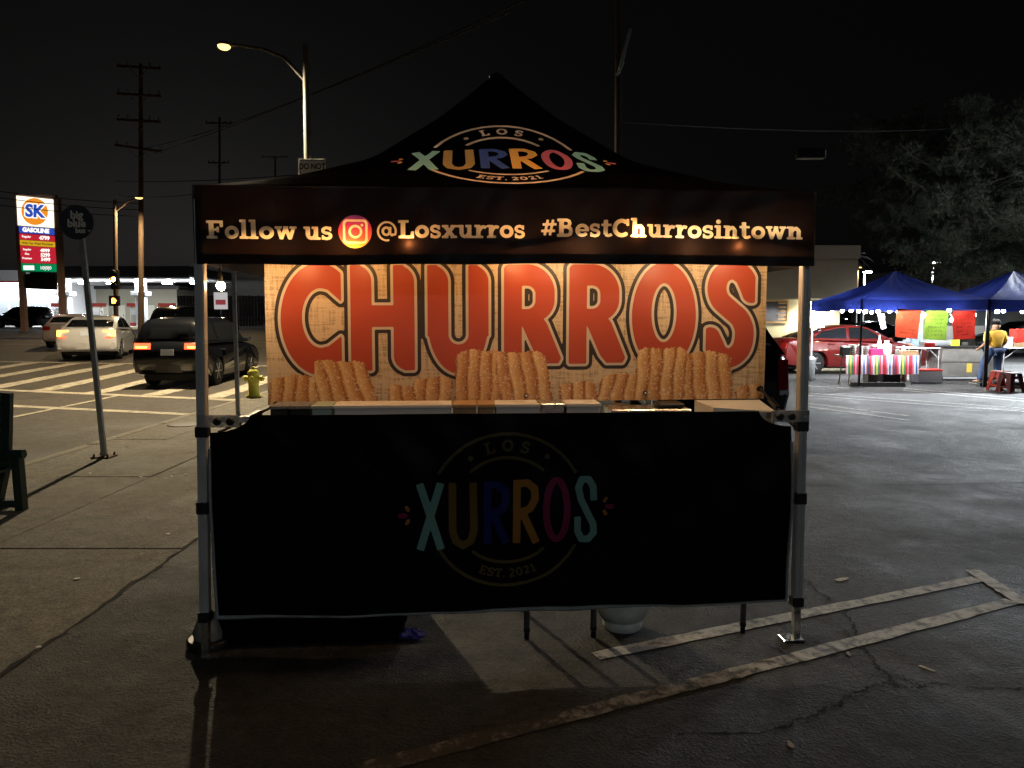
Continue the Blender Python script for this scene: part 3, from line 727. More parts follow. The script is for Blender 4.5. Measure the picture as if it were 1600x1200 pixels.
# U
bigp(('K', 661, 415, 693, 525, 2, 26, 2, 2), ('K', 724, 415, 755, 525, 2, 26, 2, 2), ('M', ('M', ('Q', 708, 500, 47, 82), ('K', 693, 380, 724, 537, 0, 0, 15.5, 15.5)), ('B', 600, 300, 800, 516)))
# R twice
for o_ in (-102, 0):
    bigp(('M', ('K', 881+o_, 414, 960+o_, 503, 8, 44, 34, 2), ('K', 907+o_, 447, 930+o_, 483, 1, 13, 13, 1)), ('K', 881+o_, 414, 909+o_, 569, 8, 2, 2, 2), ('P', [(900+o_,495),(940+o_,495),(948+o_,505),(971+o_,560),(967+o_,568),(941+o_,568),(931+o_,556),(911+o_,512)]))
# O
bigp(('M', ('Q', 1031.5, 495, 51, 84), ('Q', 1031.5, 490, 20, 46)))
# S
def catmull(P, n=6):
    P = [(2*P[0][0]-P[1][0], 2*P[0][1]-P[1][1])]+list(P)+[(2*P[-1][0]-P[-2][0], 2*P[-1][1]-P[-2][1])]; out = []
    for i in range(1, len(P)-2):
        for k in range(n):
            t = k/n; out.append(tuple(.5*(2*P[i][c]+(P[i+1][c]-P[i-1][c])*t+(2*P[i-1][c]-5*P[i][c]+4*P[i+1][c]-P[i+2][c])*t*t+(3*P[i][c]-P[i-1][c]-3*P[i+1][c]+P[i+2][c])*t**3) for c in (0,1)))
    return out+[P[-2]]
dS = prim(PX, PY, ('L', catmull([(1173,463),(1166,446),(1157,431),(1140,423),(1123,431),(1116,450),(1121,470),(1138,486),(1154,501),(1161,522),(1156,548),(1139,562),(1121,556),(1112,540),(1105,526)]), 30.5))
D = np.minimum(D, np.maximum(np.maximum(dS, PX-1177.5), 1099-PX))
def redistance(Dm):                   # true distance to the glyph edges, so that outlines keep an even width round the tips
    s = Dm < 0; pts = []
    j, i = np.where(s[:,1:] != s[:,:-1]); t = Dm[j,i]/(Dm[j,i]-Dm[j,i+1]); pts.append(np.stack([PX[j,i]+(PX[j,i+1]-PX[j,i])*t, PY[j,i]], 1))
    j, i = np.where(s[1:] != s[:-1]); t = Dm[j,i]/(Dm[j,i]-Dm[j+1,i]); pts.append(np.stack([PX[j,i], PY[j,i]+(PY[j+1,i]-PY[j,i])*t], 1))
    Q = np.concatenate(pts).astype(np.float32); jj, ii = np.where((Dm > 0) & (Dm < 26)); out = Dm.copy()
    for c in range(0, len(jj), 3000):
        a, b = jj[c:c+3000], ii[c:c+3000]
        out[a,b] = np.sqrt(((PX[a,b,None].astype(np.float32)-Q[:,0])**2+(PY[a,b,None].astype(np.float32)-Q[:,1])**2).min(1))
    return out
D = redistance(D)
TOPCUT = (Y-(BT-.001))
M_red = mat('banner_red', (.44,.07,.035), .38, var=.08, vscale=2)
M_ivory = mat('banner_ivory', (.62,.52,.42), .4)
M_dk = mat('banner_outline', (.035,.026,.022), .42)
region(np.maximum((D-9.6)*pxm, TOPCUT), gx, gy, bmap(.0012), 'letter_outline', M_dk, sheet, split=True)
region(np.maximum((D-4.2)*pxm, TOPCUT), gx, gy, bmap(.0024), 'letter_border', M_ivory, sheet, split=True)
region(np.maximum(D*pxm, TOPCUT), gx, gy, bmap(.0036), 'letter_fill', M_red, sheet, split=True)
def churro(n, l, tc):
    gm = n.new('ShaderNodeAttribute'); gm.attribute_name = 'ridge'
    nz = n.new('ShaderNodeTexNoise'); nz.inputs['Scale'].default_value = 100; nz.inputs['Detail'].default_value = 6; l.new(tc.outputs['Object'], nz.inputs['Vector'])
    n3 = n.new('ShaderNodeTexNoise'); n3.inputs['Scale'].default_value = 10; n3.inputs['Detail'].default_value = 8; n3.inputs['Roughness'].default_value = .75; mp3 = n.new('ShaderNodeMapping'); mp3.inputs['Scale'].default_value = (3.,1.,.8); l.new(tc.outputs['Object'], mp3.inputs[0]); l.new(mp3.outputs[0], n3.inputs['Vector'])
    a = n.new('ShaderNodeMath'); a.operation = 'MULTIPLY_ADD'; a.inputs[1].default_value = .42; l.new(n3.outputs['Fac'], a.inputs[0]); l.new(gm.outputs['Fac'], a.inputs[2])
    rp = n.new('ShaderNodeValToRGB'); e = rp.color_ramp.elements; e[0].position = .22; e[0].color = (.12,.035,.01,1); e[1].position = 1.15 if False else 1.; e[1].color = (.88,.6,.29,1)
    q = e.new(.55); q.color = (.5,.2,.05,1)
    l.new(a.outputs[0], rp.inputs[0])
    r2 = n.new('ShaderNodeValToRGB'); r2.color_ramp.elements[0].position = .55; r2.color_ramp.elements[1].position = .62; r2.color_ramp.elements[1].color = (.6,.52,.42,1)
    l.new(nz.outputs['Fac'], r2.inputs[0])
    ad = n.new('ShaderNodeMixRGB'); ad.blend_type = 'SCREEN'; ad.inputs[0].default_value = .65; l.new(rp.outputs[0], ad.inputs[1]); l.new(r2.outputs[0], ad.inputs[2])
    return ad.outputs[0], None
M_churro = rampmat('churro_print', churro, .45)
CH = [(418,583,496,636,4,-.06),(496,561,584,636,4,.3),(602,600,642,630,2,0.1),(634,588,694,630,3,-.15),(702,547,776,630,4,-.03),(774,550,856,630,4,.16),(868,599,928,630,3,0.1),(926,587,988,630,3,-.2),(986,546,1066,630,4,-.06),(1062,553,1146,630,4,.1),(1150,606,1190,630,2,0)]
for q, (x0,y0,x1,y1,nr,sl) in enumerate(CH):
    nx, ny = 44, 30; gx = np.linspace(bx(x0-8), bx(x1+14), nx); gy = np.linspace(b_bot+.001, bz(y0-7), ny); X, Y = np.meshgrid(gx, gy)
    PX, PY = (X-bl)/pxm+416, 628-(Y-b_bot)/pxm
    xx = PX-(628-PY)*-sl*1.0 + (628-y0)*-sl*.0
    xx = PX+(628-PY)*sl
    cx, hx = (x0+x1)/2, (x1-x0)/2
    rid = (xx-(cx-hx))/(2*hx)*nr
    top = y0-1.2*np.abs(np.sin(rid*math.pi))**.5+6*np.abs((xx-cx)/hx)**4+1.6*np.sin(rid*2.3+q*2)+.9*np.sin(PX*.9+q)+.7*np.sin(PX*2.1)
    fd = np.maximum(np.abs(xx-cx)-hx+2.4*np.sin(PY*.55+q)*np.sin(PY*.21+q)+1.2*np.sin(PY*1.3), top-PY)
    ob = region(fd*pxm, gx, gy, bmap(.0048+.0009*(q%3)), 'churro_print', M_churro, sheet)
    me = ob.data; at_ = me.attributes.new('ridge', 'FLOAT', 'POINT')
    vals = []
    for v in me.vertices:
        px_, py_ = (v.co.x-bl)/pxm+416, 628-(v.co.z-b_bot)/pxm
        r_ = (px_+(628-py_)*sl-(cx-hx))/(2*hx)*nr
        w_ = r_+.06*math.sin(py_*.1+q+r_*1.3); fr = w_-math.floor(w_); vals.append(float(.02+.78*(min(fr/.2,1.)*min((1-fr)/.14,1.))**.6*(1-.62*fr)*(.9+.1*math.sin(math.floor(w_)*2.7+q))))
    at_.data.foreach_set('value', vals)
for px, py in ((430,625),(622,620),(814,618),(1003,616),(1187,612)):
    mb = MB(); x, z = bx(px), bz(py); mb.lathe([(.0065,-.001),(.007,-.008),(.0125,-.008),(.0125,-.001)], (x,BY,z+.008*(x-(bl+br)/2)/1.3), 12, axis='y'); mb.T = Matrix()
    gr_ = mb.build('grommet', M_blk, banner)
    mb = MB(); mb.lathe([(.0062,-.0085),(.0062,-.0095)], (x,BY,z+.008*(x-(bl+br)/2)/1.3), 10, axis='y'); mb.build('eyelet', mat('eyelet_white', (.8,.78,.72), .4), gr_)
def cord(label, a, b, dark=True):
    o = in_tent('bungee_cord', label, 'cord', (0,0,0), 'cords tying the banner down')
    mb = MB(); mb.tube([a, Vector(a).lerp(Vector(b), .5)+Vector((0,0,-.004)), b], .008, 6); mb.build('strap', M_blk, o)
    d = (Vector(b)-Vector(a)); mb = MB(); mb.obb(Vector(a)+d*.3, Vector(a)+d*.55, .024, .024); mb.build('toggle', M_blk, o)
    mb = MB(); mb.lathe([(.014,-.004),(.017,0),(.014,.004)], a, 10, axis='y'); mb.build('hook_ball', M_blk, o)
cord('black bungee cord from the banner corner to the hydrant side tent leg', (bx(430),BY-.03,bz(625)-.012), (tl_.x+.06,-.02,1.11))
cord('black bungee cord from the banner corner to the parking lot side tent leg', (bx(1187),BY-.03,bz(612)+.012), (tr_.x-.04,-.02,1.11))
# ---- warm bulbs on a cord
M_bulb = emat('warm_bulb', (1.,.68,.36), 230.); M_bulbo = emat('amber_bulb', (1.,.52,.19), 200.); M_bulbr = emat('warm_bulb_rear', (1.,.55,.22), 220.); M_bulbw = emat('white_led_bulb', (1.,.9,.78), 560.); M_bulbd = emat('warm_bulb_near', (1.,.5,.18), 300.)
strl = in_tent('string_light', 'string of glowing warm bulbs hung inside the black tent', 'string light')
BUL = [(345,447,.20,0),(440,398,.1,3),(545,392,.06,3),(641,383,.005,2),(817,400,.14,3),(905,390,.06,0),(993,364,.004,2),(1070,390,.06,0),(1149,386,.005,2),(1185,388,.1,0)]  # some bulbs hidden by the valance are added to even the banner light
anchors = []
for px, py, ly, k in BUL:
    p = loc(px, py, ly)
    if k == 2: p.y = float(val_map(np.array([p.x]), np.array([p.z]))[1][0])+.0175
    r = .012 if k == 2 else .022
    mb = MB(); mb.lathe([(r*.5,.9*r),(r*.93,.45*r),(r,0),(r*.9,-.5*r),(r*.5,-.9*r),(r*.1,-1.02*r)], p, 12); mb.build('bulb', [M_bulb,M_bulbw,M_bulbd,M_bulbo][k], strl)
    mb = MB(); mb.lathe([(.012,.021),(.013,.05),(.008,.058)], (p.x,p.y,p.z), 8); mb.build('socket', M_blk, strl)
    t = Vector((p.x,p.y+.01,2.12)); mb = MB(); mb.tube([(p.x,p.y,p.z+.056),(p.x+.008,p.y,(p.z+2.12)/2),t], .003, 5); mb.build('drop_cord', M_blk, strl); anchors.append(t)
for lx, ly, z, k in ((tl_.x+.3,2.7,2.02,0),(-.35,2.0,1.55,1),(.95,2.6,2.1,1),(tr_.x-.02,2.72,2.0,0)):
    p = Vector((lx,ly,z)); r = .026
    mb = MB(); mb.lathe([(r*.5,.9*r),(r*.93,.45*r),(r,0),(r*.9,-.5*r),(r*.5,-.9*r),(r*.1,-1.02*r)], p, 12); mb.build('bulb', [M_bulbr,M_bulbw][k], strl)
    mb = MB(); mb.lathe([(.012,.024),(.013,.05),(.008,.058)], p, 8); mb.build('socket', M_blk, strl)
    t = Vector((lx,ly,2.14)); mb = MB(); mb.tube([(p.x,p.y,p.z+.056),t], .003, 5); mb.build('drop_cord', M_blk, strl); anchors.append(t)
mb = MB(); pts = [anchors[0]]
for a, b in zip(anchors[:-1], anchors[1:]): pts += sag(a, b, .015, 6)[1:]
mb.tube(pts, .003, 5); mb.build('main_cord', M_blk, strl)
# ---- things behind and under the drape
cart = in_tent('serving_cart', 'stainless steel serving cart behind the black drape', 'cart')
mb = MB(); mb.box((-.02,.06,.86), (1.28,.75,.9), .004); mb.build('worktop', M_steel, cart)
for x, y in ((loc(823,1004,.09).x,.09),(loc(927,1004,.09).x,.09),(.02,.7),(1.24,.7),(1.24,.09)):
    mb = MB(); mb.tube([(x,y,.035),(x,y,.86)], .016, 10); l_ = mb.build('leg', mat('dark_steel', (.12,.12,.12), .4, .8), cart)
    mb = MB(); mb.lathe([(.006,0),(.013,.002),(.013,.04),(.018,.042),(.018,.06)], (x,y,0), 8); mb.build('foot', M_blk, l_)
ctab = in_tent('covered_table', 'low table under a black cloth behind the tent leg beside the sidewalk', 'table')
ta, tb = loc(343,985,.1).x, loc(626,985,.1).x
mb = MB(); N = 60; vs = []; loop = []
for i in range(N):
    f = i/N*4; s_ = int(f); q = f-s_; c = [(ta,.08),(tb,.08),(tb,.8),(ta,.8)]; a, b = c[s_], c[(s_+1)%4]; loop.append((a[0]+(b[0]-a[0])*q, a[1]+(b[1]-a[1])*q))
for z, e in ((.012,.02),(.4,.008),(.88,0)):
    for i, (x, y) in enumerate(loop): vs.append((x+e*math.sin(i*1.9), y+e*math.cos(i*2.3), z))
mb.add(vs, [(j*N+i, j*N+(i+1)%N, j*N+N+(i+1)%N, j*N+N+i) for j in range(2) for i in range(N)], True); mb.add(vs[-N:], [tuple(range(N))])
mb.build('cloth', M_drape, ctab)
tk = in_tent('propane_tank', 'white propane gas cylinder standing under the serving cart', 'gas tank', tuple(loc(972,990,.22))[:2]+(0,))
M_tank = mat('tank_paint', (.62,.66,.62), .45, var=.2, vscale=14, bump=.1)
mb = MB(); mb.lathe([(.07,.03),(.12,.06),(.15,.12),(.152,.3),(.13,.37),(.06,.41)], n=24); mb.build('body', M_tank, tk)
mb = MB(); mb.lathe([(.1,0),(.105,.012),(.105,.045),(.095,.05)], n=24); mb.build('foot_ring', M_tank, tk)
mb = MB(); mb.lathe([(.022,.4),(.022,.44),(.03,.45),(.03,.48)], n=10); mb.build('valve', M_steel, tk)
# crumpled blue glove
p = gnd(643,997); mb = MB(); vs = []; N = 14
for j in range(8):
    for i in range(N):
        th = 2*math.pi*i/N; ph = math.pi*j/7; r = .055*(1+.35*math.sin(3*th+j)+.2*math.sin(7*th-2*j))
        vs.append((r*1.15*math.sin(ph)*math.cos(th), r*.8*math.sin(ph)*math.sin(th), .022+.022*math.cos(ph)*(1+.5*math.sin(5*th))))
mb.add(vs, [(j*N+i, j*N+(i+1)%N, j*N+N+(i+1)%N, j*N+N+i) for j in range(7) for i in range(N)])
o = mb.build('rubber_glove', mat('glove_blue', (.05,.045,.28), .4, var=.4, vscale=40), None); o.location = (p.x,p.y,0)
tag(o, 'crumpled dark blue rubber glove lying on the lit asphalt', 'glove')
# sandbag weight by the left leg
wt = in_tent('leg_weight', 'grey weight bag on a black plate at the sidewalk side tent leg', 'weight', (fl.x-.02,.12,0))
mb = MB(); mb.lathe([(.1,.002),(.11,.01),(.11,.04),(.1,.045)], n=20); mb.build('plate', M_blk, wt)
mb = MB(); mb.lathe([(.075,.046),(.08,.08),(.06,.13),(.04,.17),(.02,.18)], n=14); mb.build('bag', mat('bag_grey', (.2,.2,.19), .6, var=.3, vscale=20, bump=.4, bscale=20), wt)
# small goods on the counter
M_white = mat('white_carton', (.75,.73,.68), .6, var=.06); M_card = mat('brown_carton', (.42,.27,.14), .75, var=.2, vscale=12); M_wood = mat('wood_stick', (.5,.3,.12), .6, var=.2, vscale=20)
def goods(name, label, cat, px0, px1, ly0, ly1, z0, z1, m, lid=None):
    x0, x1 = loc(px0,635,ly0).x, loc(px1,635,ly0).x
    o = in_tent(name, label, cat, ((x0+x1)/2,(ly0+ly1)/2,z0), None); w_ = (x1-x0)/2; d_ = (ly1-ly0)/2
    mb = MB(); mb.box((-w_,-d_,0), (w_,d_,z1-z0-.02), .004); mb.build('box', m, o)
    mb = MB(); mb.box((-w_-.004,-d_-.004,z1-z0-.019), (w_+.004,d_+.004,z1-z0), .003); mb.build('lid', lid or m, o)
goods('carton', 'black printed carton at the banner end beside the hydrant', 'carton', 422,450,.17,.36,.885,1.212,M_blk, mat('grey_speckle', (.2,.2,.2), .6, var=.9, vscale=90))
goods('carton', 'second black printed carton from the hydrant end', 'carton', 453,482,.17,.36,.885,1.212,M_blk, MATS['grey_speckle'])
goods('plastic_tub', 'pale green glass tub between black cartons and white cooler', 'tub', 487,518,.17,.36,.885,1.212,mat('pale_green', (.4,.5,.45), .3))
goods('ice_chest', 'wide white chest seen below the banner', 'chest', 522,704,.17,.36,.885,1.212,M_white)
goods('carton', 'brown cardboard carton next to the wide white chest', 'carton', 708,744,.17,.36,.905,1.212,M_card)
goods('carton', 'smaller brown carton between cardboard carton and white crate', 'carton', 748,772,.17,.36,.905,1.212,M_card)
goods('plastic_crate', 'white crate between brown carton and steel canister', 'crate', 775,842,.17,.36,.905,1.212,M_white)
goods('steel_canister', 'steel canister between two white crates under the banner', 'canister', 846,882,.17,.36,.905,1.212,M_steel)
goods('plastic_crate', 'white crate beside the steel canister and the glass tray', 'crate', 885,938,.17,.36,.905,1.212,M_white)
tr = in_tent('display_tray', 'grey steel tray seen at the counter under the last banner letters', 'tray', (loc(1020,640,.25).x,.25,.905))
mb = MB(); mb.box((-.24,-.1,0), (.18,.12,.275), .005); mb.build('pan', M_steel, tr)
mb = MB(); mb.obb((-.24,-.1,.31), (-.1,-.03,.284), .012, .01); mb.build('wooden_handle', M_wood, tr)
mb = MB(); mb.box((.02,-.05,.277), (.16,.1,.3), .008); mb.build('dark_lid', M_blk, tr)
sh = in_tent('paper_sheet', 'white board lying slanted over the counter near the parking lot side bungee cord', 'board', (loc(1140,640,.25).x,.25,.905))
mb = MB(); mb.add([(-.13,-.12,.285),(.2,-.12,.262),(.2,.1,.3),(-.16,.1,.3),(-.13,-.12,0),(.2,-.12,0),(.2,.1,0),(-.16,.1,0)], [(0,1,2,3),(4,7,6,5),(0,4,5,1),(1,5,6,2),(2,6,7,3),(3,7,4,0)]); mb.build('board', M_white, sh)

cv = gnd(287,664); mb = MB(); mb.lathe([(.24,.001),(.24,.007),(.2,.0085)], (cv.x,cv.y,.0), 24); mb.build('cover_plate', mat('cover_iron', (.06,.055,.05), .6, .4, var=.3), walk)
M_scrap = mat('scrap_paper', (.5,.48,.44), .8, var=.2, vscale=60)
for lab, px, py, s in (('pale paper scrap near the crack beside the worn parking line', 1326, 1023, .022), ('flattened pale wrapper right of the crack fork', 1447, 1045, .035), ('tiny pale scrap in the dark corner of the lot', 1235, 1165, .022), ('pale scrap on the lot behind the tent leg', 1316, 906, .05)):
    g = gnd(px, py); rn = random.Random(px); vs = [(s*(1+.4*rn.random())*math.cos(k*math.pi/4), s*.4*(.6+.9*rn.random())*math.sin(k*math.pi/4), .002+.004*rn.random()) for k in range(8)]
    mb = MB(); mb.add(vs+[(x*.95,y*.95,.001) for x, y, z in vs], [tuple(range(8)), tuple(range(15,7,-1))]+[(i,8+i,8+(i+1)%8,(i+1)%8) for i in range(8)]); o = mb.build('paper_scrap', M_scrap); o.location = (g.x,g.y,.001); o.rotation_euler = (0,0,rn.random()*3); tag(o, lab, 'litter', 'paper scraps')

# ================================================================== VEHICLES
M_glass = mat('car_glass', (.012,.014,.016), .08, spec=.6)
M_tyre = mat('tyre_rubber', (.015,.015,.015), .8); M_rim = mat('alloy_rim', (.55,.55,.55), .3, .9, var=.1)
M_tail_off = mat('tail_lens_red', (.28,.012,.012), .2, coat=.6); M_head = mat('head_lens', (.6,.62,.65), .12, coat=.5)
M_plate = mat('licence_plate', (.62,.66,.72), .4, var=.12, vscale=60); M_chrome = mat('chrome', (.8,.8,.8), .12, 1.)
M_tail_on = emat('tail_lamp_red', (1.,.06,.02), 6.); M_tail_hot = emat('tail_lamp_orange', (1.,.34,.05), 9.)
SEDAN = dict(L=4.6, W=1.8, wr=.325, fa=.30, ra=-.29, low=[(-.485,.3),(-.5,.5),(-.496,.8),(-.482,.98),(-.45,1.03),(-.36,1.05),(-.2,.99),(.1,.96),(.2,.97),(.33,.9),(.43,.8),(.48,.68),(.5,.52),(.497,.34),(.48,.24)],
  top=[(-.40,1.02),(-.30,1.2),(-.2,1.36),(-.1,1.44),(-.02,1.455),(.06,1.42),(.14,1.26),(.255,.95)], win=[[(-.3,1.07),(-.235,1.26),(-.12,1.36),(-.075,1.37),(-.075,1.05)],[(-.055,1.05),(-.055,1.37),(.02,1.375),(.07,1.33),(.165,1.05)]])
SUV = dict(L=4.5, W=1.82, wr=.355, fa=.3, ra=-.28, low=[(-.48,.34),(-.5,.55),(-.497,.85),(-.485,1.08),(-.4,1.1),(-.2,1.07),(.1,1.05),(.2,1.06),(.33,1.0),(.43,.93),(.48,.8),(.5,.62),(.496,.38),(.48,.28)],
  top=[(-.48,1.06),(-.468,1.3),(-.452,1.52),(-.405,1.65),(-.25,1.7),(-.02,1.7),(.06,1.63),(.14,1.42),(.25,1.04)], win=[[(-.43,1.14),(-.415,1.48),(-.27,1.57),(-.255,1.13)],[(-.235,1.13),(-.25,1.55),(-.06,1.57),(-.06,1.12)],[(-.04,1.12),(-.04,1.57),(.03,1.57),(.07,1.52),(.165,1.12)]])
def car(name, label, spec, paint, loc_, rz, z=0., group=None, tails='off', scale=1., hscale=1., roof_mat=None, heads=True, plate=True, tumble=.30, rims=True, cat='car'):
    root = thing(name, label, cat, (loc_[0],loc_[1],z), rz, group); root.scale = (scale,scale,scale*hscale)
    Ln, W = spec['L'], spec['W']; hw = W/2
    out = [(x*Ln, zz_) for x, zz_ in spec['low']]; wr = spec['wr']; zb = .22
    def arch(cx): return [(cx+(wr+.06)*math.cos(R(a)), max(zb, wr+(wr+.06)*math.sin(R(a)))) for a in range(-18, 199, 18)]
    pts = out+arch(spec['fa']*Ln)+arch(spec['ra']*Ln)
    rowss = [-1,-.965,-.88,-.6,0,.6,.88,.965,1]
    def side_hw(zz_): return hw*(1-.07*abs((zz_-.62)/.45)**2.2)
    def body_pt(x, zz_, s):
        a = abs(s); ins = .055*max(0,(a-.6)/.4)**2.5
        zz2 = zz_-(.05*max(0,(a-.6)/.4)**3 if zz_ > .7 else 0)+(.03*(1-a*a) if zz_ > .9 else 0)
        return (x*(1-ins), s*side_hw(zz_), zz2)
    mb = MB(); n = len(pts); vs = [body_pt(x, zz_, s) for s in rowss for x, zz_ in pts]
    fs = [(r*n+i, r*n+(i+1)%n, (r+1)*n+(i+1)%n, (r+1)*n+i) for r in range(len(rowss)-1) for i in range(n)]
    mb.add(vs, fs, True)
    mb.add(vs[:n], [tuple(range(n))]); mb.add(vs[-n:], [tuple(range(n-1,-1,-1))])
    body = mb.build('body', paint, root)
    mb = MB(); mb.box((-.44*Ln,-hw+.25,.16), (.44*Ln,hw-.25,.7)); mb.build('underbody', M_tyre, root)
    tp = [(x*Ln, zz_) for x, zz_ in spec['top']]; z0 = min(q[1] for q in tp)
    def gw(zz_): return hw*.95-(zz_-z0)*tumble
    rs = [-1,-.93,-.7,0,.7,.93,1]; m_ = len(tp)
    def top_pt(x, zz_, s):
        a = abs(s); return (x*(1-.03*max(0,(a-.6)/.4)**2), s*gw(zz_), zz_-(.035*max(0,(a-.6)/.4)**2.5 if zz_ > z0+.15 else 0))
    mb = MB(); vs = [top_pt(x, zz_, s) for s in rs for x, zz_ in tp]
    mb.add(vs, [(r*m_+i, r*m_+i+1, (r+1)*m_+i+1, (r+1)*m_+i) for r in range(len(rs)-1) for i in range(m_-1)], True)
    mb.add(vs[:m_], [tuple(range(m_))]); mb.add(vs[-m_:], [tuple(range(m_-1,-1,-1))])
    mb.build('roof', roof_mat or paint, root)
    for sgn in (-1,1):
        for wpoly in spec['win']:
            P_ = [(x*Ln, zz_) for x, zz_ in wpoly]; k = len(P_)
            mb = MB(); vs = [(x*.985, sgn*(gw(zz_)+.004), zz_) for x, zz_ in P_]+[(x*.985, sgn*(gw(zz_)-.03), zz_) for x, zz_ in P_]
            mb.add(vs, [tuple(range(k)), tuple(range(2*k-1,k-1,-1))]+[(i,k+i,k+(i+1)%k,(i+1)%k) for i in range(k)]); mb.build('side_window', M_glass, root)
    def screen(nm, i0, i1, f0, f1):
        a, b = Vector((tp[i0][0],0,tp[i0][1])), Vector((tp[i1][0],0,tp[i1][1])); d = b-a; nrm = Vector((-d.z,0,d.x)).normalized()
        if nrm.z < 0: nrm = -nrm
        mb = MB(); vs = []
        for f in (f0, (f0+f1)/2, f1):
            # follow the roof profile between i0 and i1
            q = i0+(i1-i0)*f; k = int(min(max(q,0), m_-2)); fr = q-k
            x = tp[k][0]+(tp[k+1][0]-tp[k][0])*fr; zz_ = tp[k][1]+(tp[k+1][1]-tp[k][1])*fr
            for s in (-.86,-.5,0,.5,.86): vs.append((x*(1-.03*max(0,(abs(s)-.6)/.4)**2)+nrm.x*.008, s*gw(zz_), zz_+nrm.z*.008-(.035*max(0,(abs(s)-.6)/.4)**2.5 if zz_ > z0+.15 else 0)))
        vs += [(v[0]-nrm.x*.03, v[1], v[2]-nrm.z*.03) for v in vs[:15]]
        mb.add(vs, [(r*5+i,r*5+i+1,r*5+i+6,r*5+i+5) for r in range(2) for i in range(4)]+[(0,1,16,15),(10,11,26,25),(0,5,20,15),(5,10,25,20),(4,9,24,19),(9,14,29,24)], True)
        mb.build(nm, M_glass, root)
    top_i = max(range(m_), key=lambda i: tp[i][1])
    rear_i = 3 if spec is SUV else 2
    screen('rear_window', 0, rear_i, .16, .86); screen('windscreen', m_-1, m_-3, .1, .95)
    w0 = None
    for ax in (spec['fa'],spec['ra']):
        for sgn in (-1,1):
            if w0 is None:
                w0 = bpy.data.objects.new('wheel', None); COL.objects.link(w0); w0.parent = root; w0.empty_display_size = .1
                mb = MB(); mb.lathe([(wr*.62,-.1),(wr*.97,-.1),(wr,-.07),(wr,.07),(wr*.97,.1),(wr*.62,.1)], n=24, axis='y'); ty = mb.build('tyre', M_tyre, w0)
                mb = MB(); mb.lathe([(wr*.66,.085),(wr*.62,.1),(wr*.58,.07)], n=24, axis='y'); mb.lathe([(wr*.16,.04),(wr*.14,.1),(wr*.05,.105)], n=12, axis='y')
                for k in range(6):
                    a = 2*math.pi*k/6; mb.obb((wr*.1*math.cos(a),.085,wr*.1*math.sin(a)), (wr*.62*math.cos(a),.085,wr*.62*math.sin(a)), .05, .03)
                mb.build('rim', M_rim, w0)
                wh = w0
            else: wh = copy_tree(w0, root)
            wh.location = (ax*Ln, sgn*(hw-.115), wr); wh.rotation_euler = (0,0,0 if sgn > 0 else math.pi)
    def rear_box(nm, y0, y1, za, zb_, m__, d=.03, off=.012, par=None):
        xr = -.5*Ln; mb = MB(); vs = []
        for x_off in (off, -d):
            for y_ in (y0, (y0+y1)/2, y1):
                s = max(-1,min(1,y_/hw)); ins = .055*max(0,(abs(s)-.6)/.4)**2.5
                for zq in (za, zb_):
                    xq = np.interp(zq, [q[1] for q in spec['low'][:4]], [q[0] for q in spec['low'][:4]])*Ln
                    vs.append((xq*(1-ins)-x_off, y_, zq))
        mb.add(vs, [(0,1,3,2),(2,3,5,4),(6,8,9,7),(8,10,11,9),(0,2,8,6),(2,4,10,8),(1,7,9,3),(3,9,11,5),(0,6,7,1),(4,5,11,10)]); return mb.build(nm, m__, par or root)
    for sgn in (-1,1):
        if tails == 'suv':
            t_ = rear_box('taillight', sgn*.42, sgn*.86, .93, 1.07, M_tail_on); rear_box('lamp_strip', sgn*.5, sgn*.8, .955, .995, M_tail_hot, off=.02, par=t_)
        elif tails == 'sedan':
            t_ = rear_box('taillight', sgn*.5, sgn*.86, .93, .98, M_tail_hot); rear_box('lamp_strip', sgn*.74, sgn*.86, .78, .93, M_tail_hot, par=t_); rear_box('lamp_foot', sgn*.58, sgn*.8, .73, .77, M_tail_on, par=t_)
        elif tails == 'van':
            t_ = rear_box('taillight', sgn*.74, sgn*.885, .62, 1.0, M_tail_off); rear_box('reverse_lens', sgn*.76, sgn*.88, .55, .61, M_head, par=t_)
        else: rear_box('taillight', sgn*.58, sgn*.86, .76, .92, M_tail_off)
        if heads:
            mb = MB(); xs_ = .487*Ln; mb.add([(xs_,sgn*.45,.62),(xs_-.02,sgn*.8,.66),(xs_-.2,sgn*.87,.78),(xs_-.12,sgn*.5,.8),(xs_-.2,sgn*.45,.62),(xs_-.3,sgn*.7,.66),(xs_-.4,sgn*.8,.76),(xs_-.3,sgn*.5,.76)], [(0,1,2,3),(4,7,6,5),(0,4,5,1),(1,5,6,2),(2,6,7,3),(3,7,4,0)]); mb.build('headlight', M_head, root)
        mb = MB(); mb.box((.17*Ln,sgn*(hw-.02),z0-.0), (.17*Ln+.16,sgn*(hw+.17),z0+.12), .03); mb.build('mirror', paint, root)
        for hx_ in (-.2,.02):
            mb = MB(); mb.box((hx_*Ln,sgn*(side_hw(.9)-.02),.86), (hx_*Ln+.2,sgn*(side_hw(.9)+.03),.9), .01); mb.build('door_handle', paint, root)
    if plate: rear_box('licence_plate', -.16, .16, .8 if tails != 'suv' else .78, .95 if tails != 'suv' else .93, M_plate, off=.02)
    rear_box('rear_bumper', -hw*.93, hw*.93, .36, .56, mat('bumper_'+name, (.03,.03,.032), .5) if tails in ('suv','van') else paint, off=.03)
    return root
P_dark = mat('paint_black', (.008,.009,.012), .22, coat=.9, spec=.6); P_white = mat('paint_pearl', (.6,.58,.56), .25, coat=.7); P_pink = mat('paint_beige', (.42,.33,.3), .25, coat=.7)
